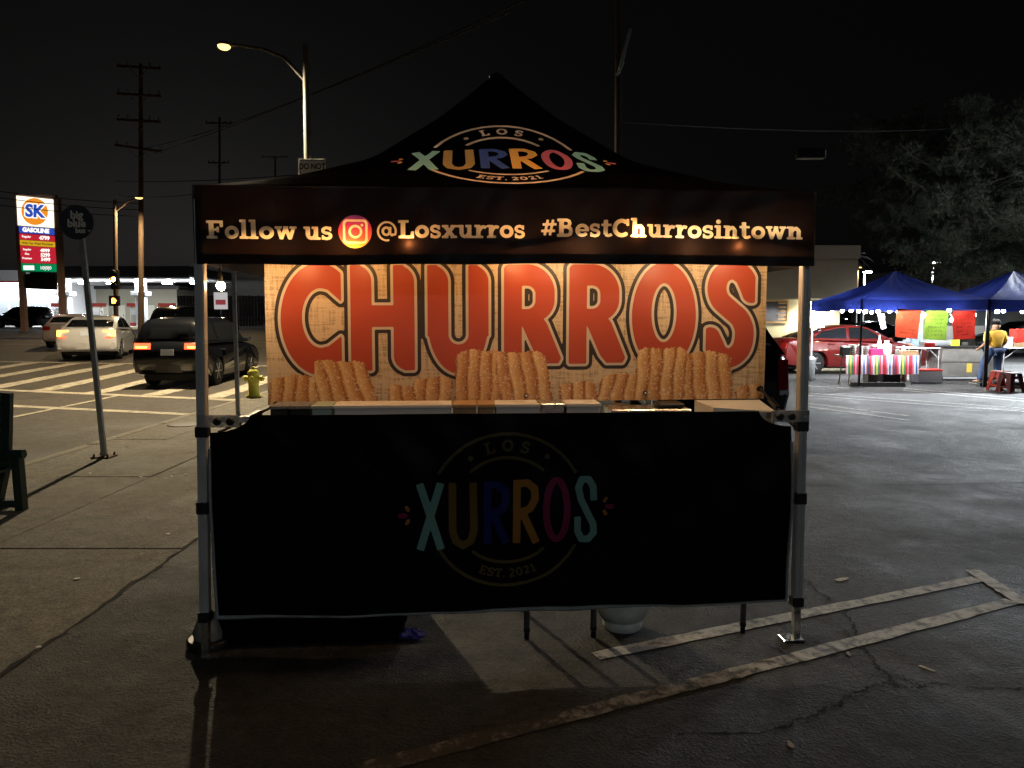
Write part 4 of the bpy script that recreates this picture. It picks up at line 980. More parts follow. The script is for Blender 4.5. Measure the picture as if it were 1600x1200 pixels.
P_red = mat('paint_red', (.13,.008,.007), .25, coat=.8); P_grey = mat('paint_grey', (.1,.11,.13), .25, coat=.7, metal=.3); P_silver = mat('paint_silver', (.42,.43,.44), .28, metal=.6, coat=.6); P_navy = mat('paint_navy', (.008,.011,.02), .2, coat=.9)
HY = R(90)
car('sport_utility_vehicle', 'dark SUV with lit red tail lamps leaving over the zebra crossing', SUV, P_dark, (-8.6,21.3), HY+R(1), -.085, tails='suv', cat='SUV', hscale=1.04)
car('sedan_car', 'pearl white sedan with glowing C shaped tail lamps behind the bus stop pole', SEDAN, P_white, (-15.5,29.0), HY+R(17), street_z(28.5), tails='sedan', scale=1.06)
car('sedan_car', 'beige car half hidden ahead of the pearl white sedan', SEDAN, P_pink, (-19.6,34.6), HY+R(20), street_z(34), tails='off')
car('sport_utility_vehicle', 'black SUV parked at the bright gas station under the price sign', SUV, P_dark, (-41.2,65), R(180)-R(12), .86, tails='off', scale=1.05, cat='SUV')
car('sport_utility_vehicle', 'black SUV ahead of the leaving dark SUV near the station fence', SUV, P_dark, (-15.6,38), HY-R(18), street_z(38), tails='off', cat='SUV')
car('parked_van', 'black van with unlit red tail lamp parked behind the banner edge', SUV, P_navy, (3.05,12.9), HY+R(-4), 0, tails='van', scale=1.05, hscale=1.03, tumble=.62, cat='van')
car('sedan_car', 'shiny red sedan parked beside the blue canopy stalls', SEDAN, P_red, (10.2,23.6), R(3), 0, tails='off')
car('sedan_car', 'dark grey sedan parked far behind the white price note', SEDAN, P_grey, (23.3,50.5), R(176), 0, tails='off')
car('sedan_car', 'silver sedan parked behind the person in yellow', SEDAN, P_silver, (24.3,36.5), R(183), .0, tails='off', scale=1.05)
car('sport_utility_vehicle', 'dark blue SUV parked between the stall bulbs and the lit beige wall', SUV, P_navy, (17.9,42.5), R(5), 0, tails='off', cat='SUV')

# ================================================================== LEFT: STREET FURNITURE
M_galv = mat('galvanised_steel', (.36,.38,.38), .5, .5, var=.25, vscale=9); M_pole = mat('concrete_pole', (.1,.095,.08), .8, var=.15, vscale=4); M_timber = mat('pole_timber', (.1,.065,.042), .85, var=.3, vscale=10, bump=.3)
M_sign_w = mat('sign_white', (.86,.86,.84), .4); M_sign_k = mat('sign_black_ink', (.01,.01,.01), .5); M_wire = mat('wire_black', (.02,.02,.02), .6)
# bus stop sign
g = gnd(163,714); bs = thing('bus_stop_sign', 'round dark blue bus stop sign on a leaning galvanised pole', 'bus sign', (g.x,g.y,0))
top = at(124,330,g.y-.0)-Vector((g.x,g.y,0))
mb = MB(); mb.obb((0,0,.01), (top.x,0,top.z-.05), .055, .045); mb.build('pole', M_galv, bs)
mb = MB(); mb.box((-.11,-.11,.001), (.11,.11,.016), .004); bp_ = mb.build('base_plate', mat('rusty_steel', (.1,.06,.04), .8, .3, var=.4), bs)
for x, y in ((-.08,-.08),(.08,-.08),(.08,.08),(-.08,.08)):
    mb = MB(); mb.lathe([(.014,.016),(.014,.035),(.006,.05)], (x,y,0), 6); mb.build('bolt', MATS['rusty_steel'], bp_)
c = at(123,348,g.y)-Vector((g.x,g.y,0)); r = 26*g.y/FPX
M_navy_s = mat('sign_navy', (.05,.06,.08), .4); M_txt = mat('sign_lettering_grey', (.85,.83,.76), .5)
mb = MB(); mb.lathe([(r,0),(r,-.008)], (c.x,-.035,c.z), 40, axis='y'); disc = mb.build('disc', M_navy_s, bs); disc['label'] = 'round navy sign disc'
for s_, px, py, sz, bo in (('big',123,337,.125,.0045),('blue',123,350,.125,.0045),('bus',129,361,.085,.003)):
    q = at(px,py,g.y)-Vector((g.x,g.y,0)); text_mesh('lettering', s_, sz, M_txt, disc, (q.x,-.046,q.z), bold=bo)
q = at(143,361,g.y)-Vector((g.x,g.y,0)); mb = MB(); mb.box((q.x-.02,-.045,q.z-.004), (q.x+.02,-.047,q.z+.004)); mb.box((q.x-.006,-.0452,q.z-.02), (q.x+.004,-.0472,q.z+.006)); mb.build('emblem', M_txt, disc)
mb = MB(); mb.lathe([(r*1.0,-.0005),(r*1.01,-.012),(r*.965,-.012),(r*.965,-.0085)], (c.x,-.034,c.z), 40, axis='y'); mb.build('rim', mat('sign_rim', (.05,.055,.06), .4), disc)
# plain post near the kerb behind the tent leg
g = gnd(372,648); sp_ = thing('sign_post', 'thin galvanised sign post seen between tent leg and banner', 'sign post', (g.x,g.y,0))
mb = MB(); mb.obb((0,0,0), (0,0,2.95), .06, .05); mb.build('post', M_galv, sp_)
mb = MB(); mb.box((-.15,-.034,2.62), (.15,-.03,2.93), .001); mb.build('sign_plate', M_sign_w, sp_)
mb = MB(); mb.lathe([(.07,.001),(.06,.012),(.035,.02)], n=10); mb.build('base', M_galv, sp_)
# fire hydrant
g = gnd(397,620); hy = thing('fire_hydrant', 'yellow fire hydrant on the sidewalk corner behind the tent leg', 'hydrant', (g.x,g.y,0))
M_yel = mat('hydrant_yellow', (.75,.7,.1), .5, var=.15, vscale=12); hs_ = 45*g.y/FPX/.62
T_ = lambda prof: [(a*hs_, b*hs_) for a, b in prof]
mb = MB(); mb.lathe(T_([(.17,0),(.17,.035),(.115,.05),(.11,.3),(.12,.33),(.12,.42),(.1,.5),(.06,.55)]), n=16); mb.build('barrel', M_yel, hy)
mb = MB(); mb.lathe(T_([(.12,.5),(.125,.53),(.09,.58),(.03,.61),(.03,.65)]), n=12); mb.build('bonnet', M_yel, hy)
for a, ln in ((0,.2),(math.pi,.2),(-math.pi/2,.19)):
    d = Vector((math.cos(a),math.sin(a),0)); mb = MB(); c0 = Vector((0,0,.4*hs_))
    mb.tube([c0+d*.08*hs_, c0+d*(ln-.05)*hs_], .05*hs_, 10); mb.tube([c0+d*(ln-.05)*hs_, c0+d*ln*hs_], .062*hs_, 10); nz_ = mb.build('nozzle', M_yel, hy)
    mb = MB(); mb.tube([c0+d*ln*hs_, c0+d*(ln+.04)*hs_], .022*hs_, 5); mb.build('cap_nut', M_yel, nz_)
# green slat bench end
M_green = mat('bench_green', (.012,.032,.026), .35, var=.2, vscale=6)
bg0 = gnd(28,797); bench = thing('street_bench', 'dark green metal street bench cut off at the frame edge', 'bench', (bg0.x,bg0.y,0), R(0))
by = bg0.y; rel = lambda px, py, dy=0.: at(px,py,by+dy)-Vector((bg0.x,bg0.y,0))
za = rel(30,712).z; zt = rel(10,614).z; xl0, xl1 = rel(34,797).x, rel(27,712).x; xb0, xb1 = rel(6,690).x, rel(11,616).x
for k in range(2):
    yy = -1.75*k
    mb = MB(); mb.obb((xl0,yy,0), (xl1,yy,za), .07, .075); mb.build('leg', M_green, bench)
    mb = MB(); mb.obb((xb0-.12,yy,.06), (xl0-.03,yy,.06), .06, .06); mb.build('foot_bar', M_green, bench)
    mb = MB(); mb.tube([(xb0-.02,yy,za+.015),(rel(38,712).x,yy,za+.015)], .038, 14); mb.build('armrest', M_green, bench)
    mb = MB(); mb.tube([(xb0-.2,yy+.0,za-.13),(xl1-.03,yy,za-.06)], .02, 10); mb.build('seat_support', mat('worn_green_metal', (.12,.15,.14), .3, .6), bench)
    mb = MB(); mb.obb((xb0-.1,yy,0), (xb0,yy,za-.1), .06, .07); mb.obb((xb0,yy,za-.1), (xb1,yy,zt), .085, .05); mb.build('back_post', M_green, bench)
for k in range(7):
    f = .12+.8*k/6; x = xb0+(xb1-xb0)*f; z = za-.1+(zt-za+.1)*f; mb = MB(); mb.obb((x-.02,-1.7,z), (x-.02,-.04,z), .02, .06); mb.build('back_slat', M_green, bench)
for k in range(6):
    x = xb0+.02+(xl1-xb0-.06)*k/5; mb = MB(); mb.obb((x,-1.7,za-.1), (x,-.04,za-.1), .05, .02); mb.build('seat_slat', M_green, bench)
# street light with DO NOT sign
def street_light(label, base, hgt, arm, lens_m, energy, col, name='street_lamp', sign=False, rad=.1, spot=None):
    sl = thing(name, label, 'street lamp', base)
    mb = MB(); mb.tube([(0,0,0),(0,0,hgt*.5),(0,0,hgt)], [rad*1.5,rad*1.2,rad*.8], 12); mb.build('pole', M_pole, sl)
    A = Vector(arm); mb = MB(); mb.tube([(0,0,hgt-.9),A*.3+Vector((0,0,hgt-.32)),A*.6+Vector((0,0,hgt-.1)),A+Vector((0,0,hgt))], [.05,.045,.04,.035], 8); mb.build('arm', M_pole, sl)
    d = A.normalized(); e = A+Vector((0,0,hgt)); mb = MB()
    mb.lathe([(.03,.07),(.13,.06),(.18,.02),(.17,-.02),(.15,-.03)], e+d*.25, 14); mb.obb(e-d*.05, e+d*.2, .1, .07); hd = mb.build('lamp_head', M_pole, sl)
    mb = MB(); mb.lathe([(.16,-.025),(.15,-.07),(.1,-.11),(.03,-.125)], e+d*.25, 14); mb.build('lens', lens_m, hd)
    light('lamp_light', 'SPOT', e+d*.25+Vector((0,0,-.2)), energy, col, sl, .12, (0,0,0), spot or R(165))
    return sl
M_sod = emat('sodium_lens', (1.,.66,.22), 2.6)
sb = at(487,497,20); lampx = at(350,70,20)
sl = street_light('tall concrete street lamp with a glowing yellow head over the road', (sb.x,20,0), at(485,70,20).z, (lampx.x-sb.x+.25,0,0), M_sod, 8500, (1.,.81,.52))
tl0 = at(466,248,19.8)-Vector((sb.x,20,0)); tr0 = at(508,248,19.8)-Vector((sb.x,20,0)); sw = tr0.x-tl0.x
mb = MB(); mb.box((tl0.x,-.17,tl0.z-sw*1.1), (tr0.x,-.165,tl0.z), .001); sg = mb.build('regulatory_sign', M_sign_w, sl); sg['label'] = 'white DO NOT road sign'
mb = MB()
x0, x1, z1, z0 = tl0.x+.03, tr0.x-.03, tl0.z-.03, tl0.z-sw*1.1+.03
for a, b in (((x0,z1-.015),(x1,z1)),((x0,z0),(x1,z0+.015)),((x0,z0+.016),(x0+.015,z1-.016)),((x1-.015,z0+.016),(x1,z1-.016))): mb.box((a[0],-.1735,a[1]), (b[0],-.171,b[1]))
mb.build('sign_border', M_sign_k, sg)
text_mesh('lettering', 'DO NOT', .2, M_sign_k, sg, ((x0+x1)/2,-.1735,at(487,260,19.8).z), bold=.006, sx=.82)
# far traffic pole with lamp, amber signal and pedestrian hand
M_amber = emat('amber_signal', (1.,.52,.08), 40.); M_hand = emat('hand_signal', (1.,.35,.05), 8.)
Yt = 40.; tb_ = at(181,520,Yt); tz = street_z(Yt)
tp_ = thing('traffic_signal', 'traffic signal pole with amber light and lit orange pedestrian hand', 'traffic signal', (tb_.x,Yt,tz))
rt = lambda px, py, dy=0.: at(px,py,Yt+dy)-Vector((tb_.x,Yt,tz))
mb = MB(); mb.tube([(0,0,0),rt(180,312)], [.13,.09], 10); mb.build('pole', M_timber, tp_)
h0 = rt(180,437,-.3); mb = MB(); mb.box((h0.x-.2,h0.y-.12,h0.z-.5), (h0.x+.2,h0.y+.12,h0.z+.5), .03); sh_ = mb.build('signal_head', M_blk, tp_)
for k, m_ in ((.32,M_blk),(0,M_amber),(-.32,M_blk)):
    mb = MB(); mb.lathe([(.13,-.125),(.11,-.16),(.04,-.175)], (h0.x,h0.y,h0.z+k), 14, axis='y'); mb.build('signal_lens', m_, sh_)
    mb = MB(); mb.lathe([(.15,-.121),(.155,-.27),(.14,-.27),(.135,-.121)], (h0.x,h0.y,h0.z+k+.01), 14, axis='y'); mb.build('visor', M_blk, sh_)
h1 = rt(179,470,-.3); mb = MB(); mb.box((h1.x-.26,h1.y-.1,h1.z-.26), (h1.x+.26,h1.y+.1,h1.z+.26), .03); ph = mb.build('pedestrian_head', M_blk, tp_)
mb = MB(); mb.box((h1.x-.09,h1.y-.12,h1.z-.14), (h1.x+.09,h1.y-.101,h1.z+.03), .01)
for k in range(4): mb.box((h1.x-.085+k*.046,h1.y-.12,h1.z+.032), (h1.x-.05+k*.046,h1.y-.101,h1.z+.15-.02*abs(k-1.5)))
mb.obb((h1.x+.09,h1.y-.11,h1.z-.06), (h1.x+.15,h1.y-.11,h1.z+.03), .018, .03); mb.build('hand_symbol', M_hand, ph)
ae = rt(217,308); mb = MB(); a0 = rt(181,330); mb.tube([a0,a0.lerp(ae,.5)+Vector((0,0,.12)),ae], .05, 8); mb.build('arm', M_timber, tp_)
mb = MB(); mb.lathe([(.1,.06),(.2,.02),(.2,-.02)], ae, 12); hd = mb.build('lamp_head', M_galv, tp_)
mb = MB(); mb.lathe([(.19,-.021),(.15,-.08),(.05,-.1)], ae, 12); mb.build('lens', M_sod, hd)
light('lamp_light', 'SPOT', ae+Vector((0,0,-.2)), 2600, (1.,.74,.4), tp_, .12, (0,0,0), R(165))
# utility poles
def utility_pole(label, px, py_top, py_base, Y, wpx, arms, bz_=None, m=M_timber):
    b = at(px, py_base, Y); z0 = street_z(Y) if bz_ is None else bz_; up_ = thing('utility_pole', label, 'utility pole', (b.x,Y,z0))
    t = at(px, py_top, Y); r = wpx*Y/FPX/2
    mb = MB(); mb.tube([(0,0,0),(t.x-b.x,0,t.z-z0)], [r,r*.62], 10); mb.build('pole', m, up_)
    for ay, half, tilt in arms:
        c = at(px, ay, Y)-Vector((b.x,Y,z0)); h_ = half*Y/FPX; mb = MB()
        mb.obb(c+Vector((-h_,-r-.06,tilt*h_)), c+Vector((h_,-r-.06,-tilt*h_)), .1, .12); ar = mb.build('crossarm', m, up_)
        for s in (-.92,-.5,.5,.92):
            mb = MB(); mb.lathe([(.04,0),(.06,.05),(.035,.12),(.05,.15),(.03,.2)], c+Vector((s*h_,-r-.06,-tilt*h_*s+.06)), 8); mb.build('insulator', M_galv, ar)
        for s in (-1,1):
            mb = MB(); mb.obb(c+Vector((s*h_*.45,-r-.13,-.05)), c+Vector((0,-r-.03,-.55)), .03, .03); mb.build('brace', M_galv, ar)
    return up_
utility_pole('tall timber utility pole with four wide crossarms behind the dark SUV', 220, 100, 512, 42., 9, [(107,33,.06),(150,33,.06),(190,33,.06),(233,36,.14)])
utility_pole('faint distant utility pole left of the street lamp', 343, 183, 505, 75., 5, [(193,20,0),(255,16,0)])
utility_pole('small faraway utility pole with a single crossarm above the canopy edge', 430, 244, 505, 100., 4, [(246,20,0)])
up4 = utility_pole('dark utility pole rising behind the tent roof', 966, -60, 600, 15., 14, [], 0.)
q = at(977,78,14.85)-Vector((at(966,600,15).x,15,0)); mb = MB(); mb.T = Matrix.Translation(q) @ Matrix.Rotation(R(14), 4, 'Y'); mb.box((-.04,-.12,-.38), (.02,.12,.36), .01); mb.build('floodlight_panel', M_galv, up4)
q2 = q+Vector((-.1,.05,-.38)); mb = MB(); mb.tube([q+Vector((-.03,.05,-.2)), q2, q2+Vector((-.05,.05,-.05))], .03, 6); mb.build('bracket', M_galv, up4)
# overhead wires
def wire(label, a, b, drop, r=.02):
    mb = MB(); mb.tube(sag(a, b, drop, 16), r, 5); return tag(mb.build('overhead_wire', M_wire), label, 'wire', 'overhead wires')
for i, (pa, Ya, pb, Yb, lab) in enumerate([((-60,290),42,(220,318),42,'overhead wire crossing the upper price sign'),((-60,300),42,(220,328),42,'second overhead wire crossing the price sign'),((-60,312),42,(220,338),42,'lowest overhead wire crossing the price sign'),
        ((180,283),42,(520,268),30,'pale overhead wire running from timber pole to the DO NOT sign'),((180,305),42,(330,300),30,'overhead wire ending at the canopy corner'),
        ((220,233),42,(820,0),18,'long overhead wire rising over the tent peak'),((240,240),42,(800,18),18,'lower of the two long wires rising over the tent'),((966,190),15,(1500,200),30,'dark overhead wire from the pole behind the tent to the pine')]):
    wire(lab, at(*pa,Ya), at(*pb,Yb), .15 if i != 5 else .4)
cb = at(1270,241,20); mb = MB(); mb.box((-.42,-.12,-.12), (.3,.12,.12), .03); mb.tube([(-.42,0,.0),(-.62,0,.1)], .02, 6); o = mb.build('cable_splice_box', M_blk); o.location = cb; tag(o, 'black splice box hanging on the overhead wire', 'cable box')

# ================================================================== LEFT: GAS STATION
Ys = 47.; s0 = at(31,515,Ys); sz = street_z(Ys)
M_pink = mat('sign_post_paint', (.34,.22,.19), .6, var=.12)
gs = thing('price_sign', 'tall lit gas station price sign on two brown posts', 'price sign', (s0.x,Ys,sz)); GR = R(6)
rs_ = lambda px, py, dy=0.: at(px,py,Ys+dy)-Vector((s0.x,Ys,sz))
for (xa, ya), (xb, yb) in (((37,515),(26,303)),((98,515),(88,310))):
    a, b = rs_(xa,ya), rs_(xb,yb); mb = MB(); mb.obb((a.x,.1,0), (b.x,.1,b.z), .3, .3); mb.build('post', M_pink, gs)
def lit(name, col, s): return emat(name, col, s)
def panel(nm, pts, m, dy=-.1, par=gs):
    P_ = [rs_(*p) for p in pts]; mb = MB(); n = len(P_)
    mb.add([(p.x,dy,p.z) for p in P_]+[(p.x,dy+.2,p.z) for p in P_], [tuple(range(n)), tuple(range(2*n-1,n-1,-1))]+[(i,n+i,n+(i+1)%n,(i+1)%n) for i in range(n)]); return mb.build(nm, m, par)
Lw = lit('sign_lit_white', (1.,.93,.72), 1.5); Lo = lit('sign_lit_orange', (.95,.3,.02), .95); Lb = lit('sign_lit_blue', (.03,.1,.6), .8); Lr = lit('sign_lit_red', (.62,.02,.04), .85); Ly = lit('sign_lit_yellow', (.8,.46,.02), .8); Lg = lit('sign_lit_green', (.0,.28,.1), .8); Lt = lit('sign_lit_text', (1.,.95,.9), 1.2); Lk = mat('sign_dark_text', (.02,.02,.02), .6)
mb = MB(); a, b = rs_(29,425), rs_(86,304); mb.box((a.x-.0,.02,a.z), (b.x,.28,b.z), .01); mb.build('cabinet', M_pink, gs)
pn = panel('logo_panel', [(27,306),(83,312),(84.5,356),(29.5,352)], Lw); c = rs_(56,331)
mb = MB(); mb.lathe([(.8,-.11),(.8,-.118)], (c.x,0,c.z), 32, axis='y'); mb.build('logo_disc', Lo, pn)
text_mesh('logo_letters', 'SK', 1.0, Lt, pn, (c.x,-.125,c.z), rot=(R(90),R(4),0), bold=.11); text_mesh('logo_letters', 'SK', 1.0, Lb, pn, (c.x+.01,-.135,c.z), rot=(R(90),R(4),0), bold=.045)
pb = panel('name_panel', [(31,353.5),(84,357.5),(85,367),(31.6,363.5)], Lb); c = rs_(57.5,360.5); text_mesh('lettering', 'GASOLINE', .34, Lt, pb, (c.x,-.105,c.z), rot=(R(90),R(4),0), bold=.022)
pr = panel('price_panel', [(31.7,365),(85,369),(85.5,377.5),(32,374)], Lr); c = rs_(71,372.5); text_mesh('price', '4799', .31, Lt, pr, (c.x,-.105,c.z), rot=(R(90),R(3),0), bold=.014); c = rs_(43,370); text_mesh('grade', 'Regular', .18, Lt, pr, (c.x,-.105,c.z), rot=(R(90),R(4),0), bold=.004)
py_ = panel('yellow_panel', [(32.5,375),(85.8,378.5),(86,386.5),(33,383)], Ly); c = rs_(60,381); text_mesh('lettering', 'With Car Wash Purchase', .18, Lk, py_, (c.x,-.105,c.z), rot=(R(90),R(3),0), bold=.003)
pr2 = panel('price_panel', [(33,384),(86.2,387.5),(88,412),(34.5,410.5)], Lr)
for txt, g_, px, py in (('4999','Regular',72,392),('5299','Plus',72.4,399),('5499','Premium',73,405.8)):
    c = rs_(px,py); text_mesh('price', txt, .28, Lt, pr2, (c.x,-.105,c.z), rot=(R(90),R(2),0), bold=.013); c = rs_(44,py-2); text_mesh('grade', g_, .16, Lt, pr2, (c.x,-.105,c.z), rot=(R(90),R(2),0), bold=.004)
pg = panel('green_panel', [(34.8,411.5),(88,413),(88.3,425),(35.5,423.5)], Lg); c = rs_(73,419); text_mesh('price', '10|0|0', .28, Lt, pg, (c.x,-.105,c.z), bold=.004); a, b = rs_(38.5,422), rs_(55,415); mb = MB(); mb.box((a.x,-.108,a.z), (b.x,-.102,b.z)); mb.build('white_tab', Lt, pg)
panel('lower_board', [(41,428),(88,428),(88.5,453),(41.5,451)], M_blk)
# forecourt building group
Yg = 78.; gz = .87
rg = lambda px, py, dy=0.: at(px,py,Yg+dy)
M_fasc = mat('fascia_dark', (.02,.018,.02), .5); M_stw = mat('station_white', (.7,.72,.74), .6, var=.05); M_redband = mat('band_red', (.4,.03,.03), .5)
L_can = emat('canopy_light', (.93,.97,1.), 300.)
can = thing('fuel_canopy', 'wide dark fascia fuel canopy with bright white underside', 'canopy', (rg(200,500).x,Yg,gz))
cb_ = Vector((rg(200,500).x,Yg,gz)); x0, x1 = rg(88,430).x-cb_.x, rg(320,430).x-cb_.x; zb_ = rg(200,436).z-gz; zt_ = rg(200,420).z-gz
mb = MB(); mb.box((x0,-4,zb_), (x1,8,zb_+.15)); mb.build('soffit', M_stw, can)
mb = MB(); mb.box((x0-.1,-4.12,zb_-.02), (x1+.1,-4.0,zt_)); mb.box((x0-.1,-4,zb_+.151), (x0,8,zt_)); mb.box((x1,-4,zb_+.151), (x1+.1,8,zt_)); mb.build('fascia', M_fasc, can)
mb = MB(); mb.box((x0-.1,-4.14,zb_-.16), (x1+.1,-4.0,zb_-.021)); mb.build('white_edge', M_stw, can)
for px in (122,237):
    xc = rg(px,480).x-cb_.x; mb = MB(); mb.box((xc-.42,-2.5,0), (xc+.42,-1.7,zb_), .03); cl = mb.build('column', M_stw, can)
    zc = rg(px,460).z-gz; mb = MB(); mb.box((xc-.75,-2.7,zc-.2), (xc+.75,-1.5,zc+.2), .03); mb.build('column_collar', M_stw, cl)
for px in (105,150,195,240,285):
    for yy in (-2.6,3.):
        xc = rg(px,436).x-cb_.x; mb = MB(); mb.box((xc-.35,yy-.35,zb_-.34), (xc+.35,yy+.35,zb_-.28)); mb.build('canopy_lamp', L_can, can)
M_pump = mat('pump_cream', (.55,.53,.45), .5)
pump0 = None
for px, lab in ((95,'fuel pump beside the right price sign post'),(153,'fuel pump between the two white canopy columns'),(213,'fuel pump just left of the second canopy column'),(262,'fuel pump right of the second canopy column')):
    b = rg(px,503,-2); loc_ = (b.x,Yg-2,gz)
    if pump0 is None:
        pm = thing('fuel_pump', lab, 'fuel pump', loc_, 0, 'fuel pumps'); pump0 = pm
        mb = MB(); mb.box((-.5,-.3,0), (.5,.3,.35), .02); mb.build('island', M_redband, pm)
        mb = MB(); mb.box((-.45,-.28,.36), (.45,.28,1.75), .03); mb.build('cabinet', M_pump, pm)
        mb = MB(); mb.box((-.3,-.3,1.1), (.3,-.281,1.6)); mb.build('screen', M_stw, pm)
        mb = MB(); mb.box((-.75,-.3,1.9), (.75,.3,2.25), .02); mb.build('red_topper', emat('topper_red', (.7,.12,.1), .3), pm)
        mb = MB(); mb.tube([(.46,-.1,1.5),(.7,-.25,1.0),(.6,-.25,.5),(.47,-.2,1.1)], .035, 6); mb.build('hose', M_blk, pm)
        for s in (-.4,.4):
            mb = MB(); mb.box((s-.03,-.03,1.75), (s+.03,.03,1.9)); mb.build('topper_post', M_blk, pm)
    else:
        pm = copy_tree(pump0); pm.location = loc_; pm['label'] = lab
st = thing('station_shop', 'bright white gas station shop with red stripe at the frame edge', 'shop', (rg(20,500,6).x,Yg+6,gz))
sx0, sx1 = rg(-90,470,6).x-rg(20,500,6).x, rg(104,470,6).x-rg(20,500,6).x; z1 = rg(20,443,6).z-gz
mb = MB(); mb.box((sx0,0,0), (sx1,8,z1)); mb.build('wall', M_stw, st)
mb = MB(); mb.box((sx0-1,-2.2,z1), (sx1+1.2,8,z1+1.3)); mb.build('roof', M_stw, st); mb = MB(); mb.box((sx0-1.02,-2.24,z1), (sx1+1.22,-2.21,z1+.16)); mb.build('red_stripe', M_redband, st)
for k in range(6):
    mb = MB(); mb.box((sx0+1+k*2.2,-1.8,z1-.1), (sx0+2.6+k*2.2,-.6,z1-.03)); mb.build('soffit_lamp', emat('soffit_light', (.9,.96,1.), 40.), st)
    mb = MB(); mb.box((sx0+.8+k*2.2,-.03,.5), (sx0+2.7+k*2.2,.02,2.7)); mb.build('window', mat('shop_window', (.3,.33,.36), .15), st)
bk = thing('service_building', 'low beige service building behind the fuel pumps', 'building', (rg(210,500,12).x,Yg+12,gz)); o_ = rg(210,500,12)
mb = MB(); a, b = rg(146,460,12), rg(276,452,12); mb.box((a.x-o_.x,0,0), (b.x-o_.x,6,b.z-gz)); mb.build('wall', mat('beige_wall', (.26,.245,.19), .8, var=.08), bk)
mb = MB(); mb.box((a.x-o_.x-.4,-.4,b.z-gz), (b.x-o_.x+.4,6.3,b.z-gz+.4)); mb.build('roof', M_fasc, bk)
for px in (160,186,232,258):
    q = rg(px,480,12); mb = MB(); mb.box((q.x-o_.x-.7,-.06,.1), (q.x-o_.x+.7,.05,2.3)); dr_ = mb.build('door', mat('cream_door', (.5,.48,.4), .6), bk); mb = MB(); mb.box((q.x-o_.x+.5,-.1,1.0), (q.x-o_.x+.58,-.06,1.2)); mb.build('handle', M_blk, dr_)
gb = thing('commercial_building', 'dim grey flat roofed building right of the fuel canopy with arched gable', 'building', (rg(350,500,22).x,Yg+22,gz)); o_ = rg(350,500,22)
a, b = rg(270,455,22), rg(700,433,22)
mb = MB(); mb.box((a.x-o_.x,0,0), (b.x-o_.x,8,b.z-gz)); mb.build('wall', mat('grey_wall', (.24,.23,.22), .8, var=.1), gb)
mb = MB(); mb.box((a.x-o_.x-.2,-.25,b.z-gz), (b.x-o_.x+.2,8,b.z-gz+.5)); mb.build('parapet', mat('grey_parapet', (.32,.31,.3), .8), gb)
c = rg(296,436,20); mb = MB(); mb.lathe([(2.2,-.15),(2.2,.15),(1.9,.15),(1.9,-.15)], (c.x-o_.x,-2.2,c.z-gz-1.2), 28, axis='y'); mb.build('arch', M_stw, gb)
for k in range(12):
    q = rg(330+k*28,470,22); mb = MB(); mb.box((q.x-o_.x-.8,-.05,1), (q.x-o_.x+.8,.03,2.6)); w_ = mb.build('window', M_glass, gb); mb = MB(); mb.box((q.x-o_.x-.9,-.1,.9), (q.x-o_.x+.9,-.051,.99)); mb.build('sill', M_stw, w_)
fn = thing('timber_fence', 'dark board fence between service building and canopy leg', 'fence', (rg(340,505,-6).x,Yg-6,gz)); o_ = rg(340,505,-6)
xa, xb = rg(278,500,-6).x-o_.x, rg(470,500,-6).x-o_.x; zf = rg(340,462,-6).z-gz; nb = 40
M_fence = mat('fence_board', (.06,.05,.045), .85, var=.3, vscale=3)
for k in range(nb):
    x = xa+(xb-xa)*k/nb; mb = MB(); mb.box((x,-.02,.02), (x+(xb-xa)/nb-.03,.02,zf+random.uniform(-.03,.03))); mb.build('board', M_fence, fn)
for z in (.5,zf-.5):
    mb = MB(); mb.box((xa,.025,z), (xb,.09,z+.12)); mb.build('rail', M_fence, fn)
ws = thing('small_shop_sign', 'small white and red sign standing before the board fence', 'sign', (rg(346,500,-9).x,Yg-9,gz))
mb = MB(); q = rg(346,470,-9)-Vector((rg(346,500,-9).x,Yg-9,gz)); mb.box((-.6,-.05,q.z-.75), (.6,.05,q.z+.75), .02); b_ = mb.build('board', emat('small_sign_white', (.8,.75,.75), .6), ws)
mb = MB(); mb.box((-.45,-.07,q.z-.35), (.45,-.051,q.z+.1)); mb.build('red_field', emat('small_sign_red', (.5,.08,.1), .5), b_)
mb = MB(); mb.tube([(0,.0,0),(0,0,q.z-.75)], .06, 8); mb.build('post', M_galv, ws)
mb = MB(); mb.add([(-140,62,.875),(-8,58,.875),(-8,130,.875),(-140,130,.875),(-140,62,.6),(-8,58,.6),(-8,130,.6),(-140,130,.6)], [(0,1,2,3),(0,4,5,1),(1,5,6,2),(2,6,7,3),(3,7,4,0)]); struct(mb.build('forecourt', M_gstat), 'pale concrete gas station forecourt')

# ================================================================== RIGHT: BUILDINGS, LAMPS, TREES
M_stucco = mat('beige_stucco', (.46,.42,.3), .85, var=.1, vscale=3, bump=.2); M_stucco2 = mat('fascia_stucco', (.22,.2,.14), .85, var=.1, vscale=2)
Yb = 28.; bb = thing('stucco_building', 'beige stucco building with overhanging fascia behind the tent leg', 'building', (at(1280,500,Yb).x,Yb,0)); o_ = at(1280,500,Yb)
xr = at(1318,450,Yb).x-o_.x; zt_ = at(1290,388,Yb).z; zo = at(1290,468,Yb).z
mb = MB(); mb.box((-7,.0,-.05), (xr-.1,9,zo+.1)); mb.build('wall', M_stucco, bb)
mb = MB(); mb.box((-7.2,-1.1,zo), (xr,9.2,zt_-.45)); mb.build('fascia', M_stucco2, bb)
mb = MB(); mb.box((-7.25,-1.16,zt_-.449), (xr+.05,9.25,zt_)); mb.build('parapet', M_stucco2, bb)
